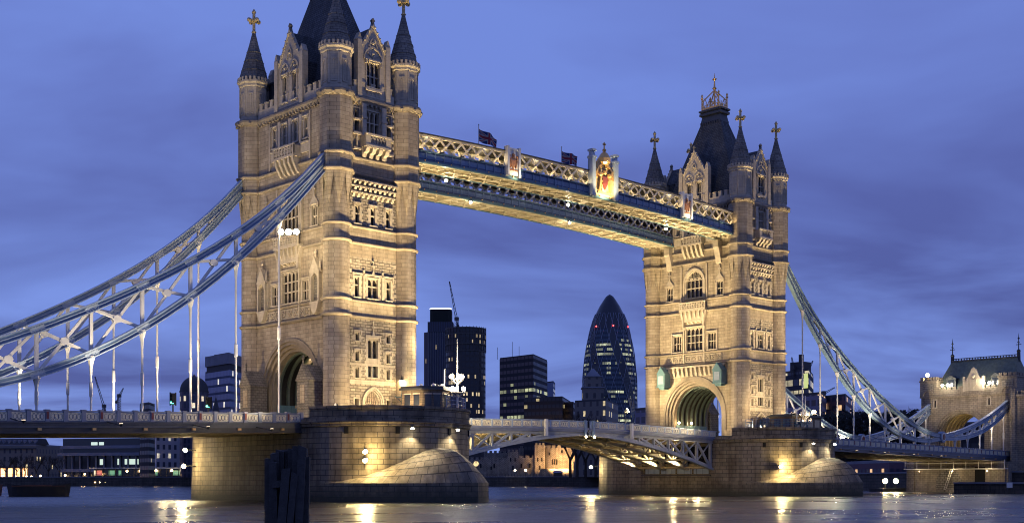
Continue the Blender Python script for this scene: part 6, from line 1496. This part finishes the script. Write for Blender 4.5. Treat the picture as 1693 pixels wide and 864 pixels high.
bld('office_block', 'dark roof plant just showing above the left span parapet', 'office block', 'black_low', (231, 560), (246, 550), (256, 565), 667)
# right-hand city
t, z1, q = bld('office_block', 'unfinished dark block with lit floors and a yellow green screen, right of the farther tower', 'office block', 'site_block', (1285, 480), (1337, 462), (1345, 490), 612)
a, b = Vector(q[0][:2]), Vector(q[1][:2]); d = (b-a).normalized(); nn = Vector((-d.y, d.x)); nn = nn if nn.dot(Vector(CAM[:2])-a) > 0 else -nn
p0, p1 = b-d*2.6, b-d*.3; mb = MB(); mb.column([tuple(p0+nn*.1), tuple(p1+nn*.1), tuple(p1+nn*.3), tuple(p0+nn*.3)], z1-6.5, z1-1.0); mb.build('green_screen', 'screen_green', t)
c = (a+b)/2-nn*4; mb = MB(); mb.box(c.x-3, c.x+2, c.y-3, c.y+3, z1, z1+4.0); mb.box(c.x-1, c.x+.2, c.y-1, c.y+.5, z1+4, z1+7); mb.build('roof_core', 'roof_dark', t)
bld('office_block', 'pale low offices with orange lit windows, right of the farther tower', 'office block', 'pale_office', (1300, 430), (1358, 415), (1372, 450), 651)
bld('office_block', 'reddish low office block before the dark trees', 'office block', 'red_office', (1355, 440), (1398, 428), (1410, 460), 654)
# stone offices and battlements by the glass tower's foot
t, z1, q = bld('stone_office', 'pale stone office with a square tower at the foot of the glass skyscraper', 'office building', 'bank_terrace', (950, 535), (1002, 525), (1022, 560), 662)
cx_, cy_, _ = at(980, 545); h = 4.6; sq = lambda r: rot_poly(cx_, cy_, [(-r, -r), (r, -r), (r, r), (-r, r)])
mb = MB(); mb.column(sq(h), z1, z1+7, uv=True); mb.column(sq(h*.75), z1+7.2, z1+11.5, uv=True); w_ = mb.build('tower_stage', 'bank_terrace', t)
mb = MB(); mb.column(sq(h+.4), z1+6.6, z1+7.2); mb.column(sq(h*.75+.3), z1+11.5, z1+12); mb.loft([[(*p, z1+12) for p in sq(h*.7)], [(*p, z1+15.5) for p in sq(.4)]]); mb.build('tower_roof', 'dim_concrete', t)
bld('office_block', 'grey low block with pale windows beside the farther tower', 'office block', 'pale_office', (1050, 400), (1078, 392), (1090, 420), 676)
# ------------------------------------------------------------------ the old fortress on the far bank
def wall_run(name, label, pts, zt, th, mat='castle_stone', merl=True, cat='castle wall', grp=None, slits=()):
    t = thing(name, label, cat, (*pts[0][:2], GZ), grp); mb = MB(); m2 = MB()
    for p, q in zip(pts[:-1], pts[1:]):
        p, q = Vector(p[:2]), Vector(q[:2]); d = q-p; Lg = d.length
        mb.beam((*p, (zt+GZ)/2), (*q, (zt+GZ)/2), th, zt-GZ)
        if merl:
            n = max(2, int(Lg/2.4))
            for k in range(n): a = p+d*((k+.2)/n); b = p+d*((k+.8)/n); m2.beam((*a, zt+.55), (*b, zt+.55), th*.9, 1.1)
    w = mb.build('wall', mat, t)
    if merl: m2.build('battlement', mat, t)
    for px, D, z, ww, hh in slits:
        x, y, _ = at(px, D); G = lambda u, v, zz, x=x, y=y: (x+AX[0]*u-AX[1]*v, y+WX[0]*u-WX[1]*v, zz); mb = MB(); mb.fbox(G, -ww/2, ww/2, -.1, .12, z, z+hh); mb.build('window_slit', 'void', t)
    return t
D0 = 600
wall_run('fortress_wall', 'long dark curtain wall of the fortress behind the nearer pier', [at(760, D0), at(842, D0)], at(800, D0, 759)[2], 2.5, grp='fortress walls on the far bank', slits=[(795, D0-2, 9, .7, 2), (817, D0-2, 9, .7, 2), (812, D0-2, 8, .6, 1.6)])
wall_run('fortress_wall', 'dim stepped wall of the fortress between its square tower and the lit wall', [at(856, D0), at(888, D0)], at(870, D0, 756)[2], 2.5, grp='fortress walls on the far bank', slits=[(862, D0-2, 9, .8, 2), (876, D0-2, 9, .8, 2)])
def block_tower(px0, px1, D, yt, label, dp=7, extra=()):
    a, b = Vector(at(px0, D)[:2]), Vector(at(px1, D)[:2]); f_ = Vector((AX[1], WX[1])); zt = at(px0, D, yt)[2]; t = thing('fortress_tower', label, 'castle tower', (*a, GZ), 'towers of the fortress')
    mb = MB(); mb.column([tuple(a), tuple(b), tuple(b+f_*dp), tuple(a+f_*dp)], GZ, zt); mb.build('wall', 'castle_stone', t); mb = MB(); w = (b-a).length; n = max(3, int(w/2))
    for k in range(n): p = a+(b-a)*((k+.2)/n); q = a+(b-a)*((k+.8)/n); mb.column([tuple(p), tuple(q), tuple(q+f_*.8), tuple(p+f_*.8)], zt, zt+1.1)
    mb.build('battlement', 'castle_stone', t)
    for f0, z, h in ((.3, 12, 1.8), (.7, 12, 1.8), (.5, 8, 2)): p = a+(b-a)*f0; mb = MB(); mb.column([tuple(p-f_*.1-(b-a).normalized()*.3), tuple(p-f_*.1+(b-a).normalized()*.3), tuple(p+(b-a).normalized()*.3), tuple(p-(b-a).normalized()*.3)], z, z+h); mb.build('window_slit', 'void', t)
    return t
block_tower(839, 857, D0-2, 746, 'square dark fortress tower midway along the curtain wall'); block_tower(884, 901, D0-3, 735, 'taller dim fortress tower left of the orange lit wall'); block_tower(858, 884, D0+12, 740, 'broad dark fortress tower behind the stepped wall'); block_tower(800, 838, D0+30, 748, 'wide dark fortress range behind the curtain wall')
# round, floodlit stretch
cx_, cy_, _ = at(929, D0+4); t = thing('fortress_tower', 'round fortress tower glowing orange under floodlights', 'castle tower', (cx_, cy_, GZ), 'towers of the fortress'); zt = at(929, D0, 740)[2]
mb = MB(); mb.lathe(cx_, cy_, [(10, GZ), (9.6, zt)], 32); mb.build('wall', 'castle_stone', t, 40); mb = MB()
for k in range(20): a = 2*math.pi*k/20; mb.beam((cx_+9.2*math.cos(a-.09), cy_+9.2*math.sin(a-.09), zt+.6), (cx_+9.2*math.cos(a+.09), cy_+9.2*math.sin(a+.09), zt+.6), .8, 1.3)
mb.build('battlement', 'castle_stone', t)
v = Vector((CAM[0]-cx_, CAM[1]-cy_)).normalized(); u = Vector((-v.y, v.x))
for o, z, h in ((-3.4, 10.5, 2.6), (-4.4, 10.5, 2.6), (-2.4, 10.5, 2.6), (5, 15, 1.4), (0, 16, 1.4), (-6, 15, 1.4)):
    dpt = math.sqrt(9.8**2-o*o); q = Vector((cx_, cy_))+u*o+v*dpt; mb = MB(); mb.box(q.x-.25, q.x+.25, q.y-.25, q.y+.25, z, z+h); mb.build('window_slit', 'void', t)
wall_run('fortress_wall', 'low reddish wall in front of the round lit fortress tower', [at(893, D0-14), at(952, D0-14)], at(920, D0-14, 774)[2], 2, 'castle_stone', False, grp='fortress walls on the far bank')
wall_run('fortress_wall', 'lit wall running right from the round fortress tower', [at(945, D0-6), at(968, D0-10)], at(955, D0, 750)[2], 2.2, grp='fortress walls on the far bank')
wall_run('fortress_wall', 'stepped brown wall with an arch close to the farther pier', [at(950, 575), at(1010, 565)], at(980, 570, 762)[2], 2.2, grp='fortress walls on the far bank', slits=[(968, 571, GZ, 2.2, 5)])
for px, dd, e in ((915, 15, 26000), (938, 15, 30000)): x, y, _ = at(px, D0-15-4); lamp('SPOT', (x, y, 9.4), e, (1, .55, .20), t, (cx_, cy_, 13), 110, .8, .5)
for px, lb in ((851.5, 'left one of the near pair'), (869, 'right one of the near pair'), (952, 'single one at right, before the brown wall')):
    x, y, _ = at(px, D0-22); t = thing('quay_lamp', 'small globe lamp on the fortress quay, '+lb, 'street lamp', (x, y, GZ), 'lamps on the fortress quay'); mb = MB(); mb.tube((x, y, GZ), (x, y, 7.3), .12, 6); mb.build('post', 'black_iron', t); mb = MB(); mb.ball((x, y, 7.6), .48, 8, 5); mb.build('globe', 'pod_light', t); lamp('POINT', (x, y, 7.6), 700, (1, .75, .4), t, rad=.5)
t = thing('kiosk', 'small blue roofed kiosk on the quay below the lit fortress tower', 'kiosk', at(922, D0-20)); x, y, _ = at(922, D0-20); mb = MB(); mb.column(rot_poly(x, y, [(-2, -1.5), (2, -1.5), (2, 1.5), (-2, 1.5)]), GZ, 6.4); mb.build('booth', 'dark_steel', t); mb = MB(); mb.loft([[(*p, 6.4) for p in rot_poly(x, y, [(-2.5, -2), (2.5, -2), (2.5, 2), (-2.5, 2)])], [(*p, 7.4) for p in rot_poly(x, y, [(-1.6, -.6), (1.6, -.6), (1.6, .6), (-1.6, .6)])]]); mb.build('roof', 'grey_blue_paint', t)
def bank_rail(pts, label):
    t = thing('railing', label, 'railing', (*pts[0][:2], GZ), 'railings along the far bank'); mb = MB()
    for p, q in zip(pts[:-1], pts[1:]):
        p, q = Vector(p[:2]), Vector(q[:2]); n = int((q-p).length/1.6)
        for k in range(n): a = p+(q-p)*k/n; mb.box(a.x-.06, a.x+.06, a.y-.06, a.y+.06, GZ+.2, GZ+1.7)
        for z in (1.65, .9): mb.beam((*p, GZ+z), (*q, GZ+z), .1, .1)
    mb.build('bars', 'black_iron', t)
bank_rail([at(a, b+2) for a, b in EDGE[6:9]], 'dark quay railing below the fortress'); bank_rail([at(a, b+2) for a, b in EDGE[8:]], 'dark quay railing along the left bank')
# ------------------------------------------------------------------ left bank buildings under the span
t, z1, q = bld('riverside_building', 'pale classical terrace with a lit arcade behind bare trees at far left', 'building', 'bank_terrace', (-60, 680), (60, 670), (104, 700), 736, None, 'dim_concrete')
mb = MB(); m = [Vector(p[:2]) for p in q[:2]]; d = (m[1]-m[0]); Ln = d.length; d.normalize(); nn = Vector((-d.y, d.x)); nn = nn if nn.dot(Vector(CAM[:2])-m[0]) > 0 else -nn
for k in range(int(Ln/4.5)): a = m[0]+d*(k*4.5+.8); b = a+d*2.6; mb.column([tuple(a+nn*.05), tuple(b+nn*.05), tuple(b+nn*.2), tuple(a+nn*.2)], GZ+.4, GZ+5.2)
mb.build('lit_arcade', 'shop_glow', t)
mb = MB(); mb.beam((*(m[0]+nn*.4), z1-1.5), (*(m[1]+nn*.4), z1-1.5), 1.0, .6); mb.beam((*(m[0]+nn*.4), GZ+6), (*(m[1]+nn*.4), GZ+6), 1.0, .5); mb.loft([[(*(m[0]), z1+.8), (*(m[1]), z1+.8), (*(m[1]-nn*12), z1+.8), (*(m[0]-nn*12), z1+.8)], [(*(m[0]-nn*3), z1+4), (*(m[1]-nn*3), z1+4), (*(m[1]-nn*9), z1+4), (*(m[0]-nn*9), z1+4)]]); mb.build('mansard_roof', 'roof_dark', t)
for k in range(14): a = m[0]+d*(Ln*(k+.5)/14)+nn*.3-nn*2; mb = MB(); mb.box(a.x-.8, a.x+.8, a.y-1.2, a.y+1.2, z1+1.0, z1+3.4); mb.build('dormer', 'dim_concrete', t)
# modern banded building: slabs, columns, lit glass
A, B_ = Vector(at(104, 660)[:2]), Vector(at(236, 645)[:2]); d = (B_-A); Ln = d.length; d.normalize(); nn = Vector((-d.y, d.x)); nn = nn if nn.dot(Vector(CAM[:2])-A) > 0 else -nn
t = thing('riverside_building', 'long dark modern building with pale floor bands and green lit windows', 'building', (*A, GZ))
zl = [at(170, 650, y)[2] for y in (777, 750, 738, 730)]
mb = MB(); mb.column([tuple(A), tuple(B_), tuple(B_-nn*20), tuple(A-nn*20)], GZ, zl[3]+2); mb.build('glass_core', 'dark_glass', t)
for z, ex in ((zl[0], 2.5), (zl[1], 3.2), (zl[2], 1.2)): mb = MB(); mb.column([tuple(A+nn*ex-d*1.0), tuple(B_+nn*ex), tuple(B_-nn*20), tuple(A-nn*20-d*1.0)], z-.8, z+.8); mb.build('floor_band', 'dim_concrete', t)
for k in range(10): p = A+d*(Ln*(k+.3)/10)+nn*.6; mb = MB(); mb.box(p.x-.4, p.x+.4, p.y-.4, p.y+.4, GZ, zl[1]); mb.build('column', 'dim_concrete', t)
for f0, f1, z0_, z1_ in ((.47, .53, zl[0]+3, zl[0]+6), (.69, .73, zl[0]+3, zl[0]+6.2), (.78, .95, zl[0]+3.2, zl[0]+6), (.36, .44, zl[2]+1, zl[2]+2.6), (.46, .52, zl[2]+1, zl[2]+2.6)):
    a, b = A+d*Ln*f0, A+d*Ln*f1; mb = MB(); mb.column([tuple(a+nn*.06), tuple(b+nn*.06), tuple(b+nn*.14), tuple(a+nn*.14)], z0_, z1_); mb.build('lit_window', 'window_cool', t)
# white office with regular windows
t, z1, q = bld('riverside_building', 'white rendered office with rows of square windows, left of the nearer pier', 'building', 'white_render_front' if False else 'bank_white', (234, 640), (258, 622), (345, 650), 722)
# river restaurants with canopies
for k, (p0, p1, lb) in enumerate(((150, 232, 'long low canopy with red glow below the modern building'), (246, 325, 'long low canopy with green glow below the white office'))):
    A, B_ = Vector(at(p0, 618)[:2]), Vector(at(p1, 614)[:2]); d = (B_-A); Ln = d.length; d.normalize(); nn = Vector((-d.y, d.x)); nn = nn if nn.dot(Vector(CAM[:2])-A) > 0 else -nn
    t = thing('riverside_canopy', lb, 'canopy', (*A, GZ), 'canopies on the left bank'); mb = MB(); mb.column([tuple(A+nn*1.5), tuple(B_+nn*1.5), tuple(B_-nn*4), tuple(A-nn*4)], GZ+4.6, GZ+4.95); mb.build('canopy_roof', 'pale_blue_paint', t)
    mb = MB()
    for i in range(9): p = A+d*(Ln*i/8); mb.box(p.x-.12, p.x+.12, p.y-.12, p.y+.12, GZ, GZ+4.6)
    mb.build('posts', 'dark_steel', t); mb = MB(); mb.column([tuple(A-nn*3.5), tuple(B_-nn*3.5), tuple(B_-nn*4), tuple(A-nn*4)], GZ, GZ+4.5); mb.build('back_wall', 'dark_glass', t)
    for f0, f1, mt in (((.0, .03, 'window_glow'), (.05, .16, 'red_glow'), (.3, .42, 'green_glow'), (.5, .56, 'green_glow')) if k == 0 else ((.0, .12, 'green_glow'), (.45, .62, 'green_glow'), (.8, .98, 'window_glow'))):
        a, b = A+d*Ln*f0-nn*3.3, A+d*Ln*f1-nn*3.3; mb = MB(); mb.column([tuple(a), tuple(b), tuple(b-nn*.1), tuple(a-nn*.1)], GZ+1.2, GZ+3.6); mb.build('lit_window', mt, t)
# promenade lamps
for i, (px, py, r) in enumerate(((210, 778, .55), (232, 777.5, .6), (258, 777, .6), (284, 777, .6), (140, 783, .45), (108, 785, .6), (27, 787, .6), (44, 787, .5), (52, 787, .5), (67, 786, .6), (4, 786, .55))):
    D = 612 if px > 130 else 640; x, y, z = at(px, D, py); t = thing('promenade_lamp', 'orange globe lamp on the left bank, at '+('the canopies' if px > 130 else 'the bare trees'), 'street lamp', (x, y, GZ), 'promenade lamps by the canopies' if px > 130 else 'promenade lamps under the bare trees')
    mb = MB(); mb.tube((x, y, GZ), (x, y, z-.3), .12, 6); mb.build('post', 'black_iron', t); mb = MB(); mb.ball((x, y, z), r, 8, 5); mb.build('globe', 'bulb_small', t)
    if i % 2 == 0 or px < 120: lamp('POINT', (x, y, z), 2600, (1, .55, .2), t, rad=.5)
for px in (157, 165, 174, 192, 201, 219, 244, 263, 298):
    x, y, z = at(px, 607, 796.5); t = thing('quay_light', 'tiny white light along the left river wall', 'lamp', (x, y, GZ), 'tiny lights along the left river wall'); mb = MB(); mb.ball((x, y, z), .28, 6, 4); mb.build('bulb', 'bulb_small', t); mb = MB(); mb.tube((x, y, GZ-.5), (x, y, z), .06, 4); mb.build('stem', 'black_iron', t)
# ------------------------------------------------------------------ trees
def bare_tree(px, D, ytop, label, grp, spread=.62, dens=1.0, ivy=0, z0=GZ):
    x, y, zt = at(px, D, ytop); H = zt-z0; t = thing('bare_tree', label, 'tree', (x, y, z0), grp); rng = random.Random(int(px*7+D))
    tr, tw = MB(), MB(); th = H*.25
    tr.tube((x, y, z0-.3), (x+rng.uniform(-.3, .3), y, z0+th), H*.022+.08, 6, H*.016+.05)
    def grow_(p, d, l, r, lev):
        q = p+d*l; (tr if lev < 2 else tw).tube(tuple(p), tuple(q), r, 5 if lev < 2 else 3, r*.66)
        if lev >= 5: return
        for k in range(3 if lev < 4 else 3):
            a = rng.uniform(0, 2*math.pi); s_ = rng.uniform(.35, .85)*spread*1.3; e = d.orthogonal().normalized(); f_ = d.cross(e)
            nd_ = (d+(e*math.cos(a)+f_*math.sin(a))*s_+Vector((0, 0, .12))).normalized(); grow_(q if k else p+d*l*rng.uniform(.6, 1), nd_, l*rng.uniform(.62, .86), r*.62, lev+1)
    for k in range(4):
        a = 2*math.pi*k/4+rng.uniform(-.4, .4); grow_(Vector((x, y, z0+th*rng.uniform(.8, 1))), Vector((math.cos(a)*spread, math.sin(a)*spread, 1)).normalized(), H*.22, H*.013+.03, 1)
    tr.build('trunk', 'bark', t); tw.build('branches', 'twig', t)
    if ivy:
        mb = MB()
        for k in range(int(900*ivy)):
            a = rng.uniform(0, 2*math.pi); rr = H*.42*math.sqrt(rng.random()); zz = z0+H*rng.uniform(.12, .86); rr *= math.sin(max(.05, min(1, (zz-z0)/H))*math.pi)**.6+.1
            c = Vector((x+rr*math.cos(a), y+rr*math.sin(a), zz)); s_ = rng.uniform(.4, .95)
            e = Vector((rng.uniform(-1, 1), rng.uniform(-1, 1), rng.uniform(-1, 1))).normalized(); f_ = e.orthogonal().normalized()
            mb.face([tuple(c-e*s_), tuple(c+f_*s_*.6), tuple(c+e*s_), tuple(c-f_*s_*.6)])
        mb.build('crown', 'foliage', t, recalc=False)
for px, yt in ((10, 752), (28, 748), (41, 745), (60, 747), (80, 744), (98, 750)): bare_tree(px, 638, yt, 'bare winter tree before the pale terrace on the left bank', 'bare trees on the left bank')
for px, D, yt in ((943, 500, 668), (954, 495, 660), (968, 505, 672), (985, 490, 676)): bare_tree(px, D, yt, 'bare winter tree at the foot of the glass skyscraper', 'bare trees below the glass skyscraper', dens=1)
for px, D, yt in ((1386, 385, 668), (1402, 375, 660), (1420, 380, 664), (1438, 370, 668), (1456, 372, 662), (1474, 365, 668), (1492, 362, 664), (1508, 360, 660), (1520, 355, 668), (1366, 392, 672), (1345, 395, 676), (1328, 400, 680)): bare_tree(px, D, yt, 'dark thick tree in the row behind the right span', 'dark trees behind the right span', ivy=1)
x, y, _ = at(873, 590); bare_tree(808, 588, 690, 'small bare tree top above the centre span, beside the black slab', None) if False else None
bld('street_block', 'dark street block seen through the gatehouse arch', 'building', 'black_low', (1565, 340), (1660, 330), (1720, 350), 700)
# riverside terrace under the right span
t, z1, q = bld('riverside_building', 'low brick riverside range with a lean-to, seen under the right span', 'building', 'red_office', (1385, 372), (1470, 330), (1540, 345), 764, None, 'dim_concrete')
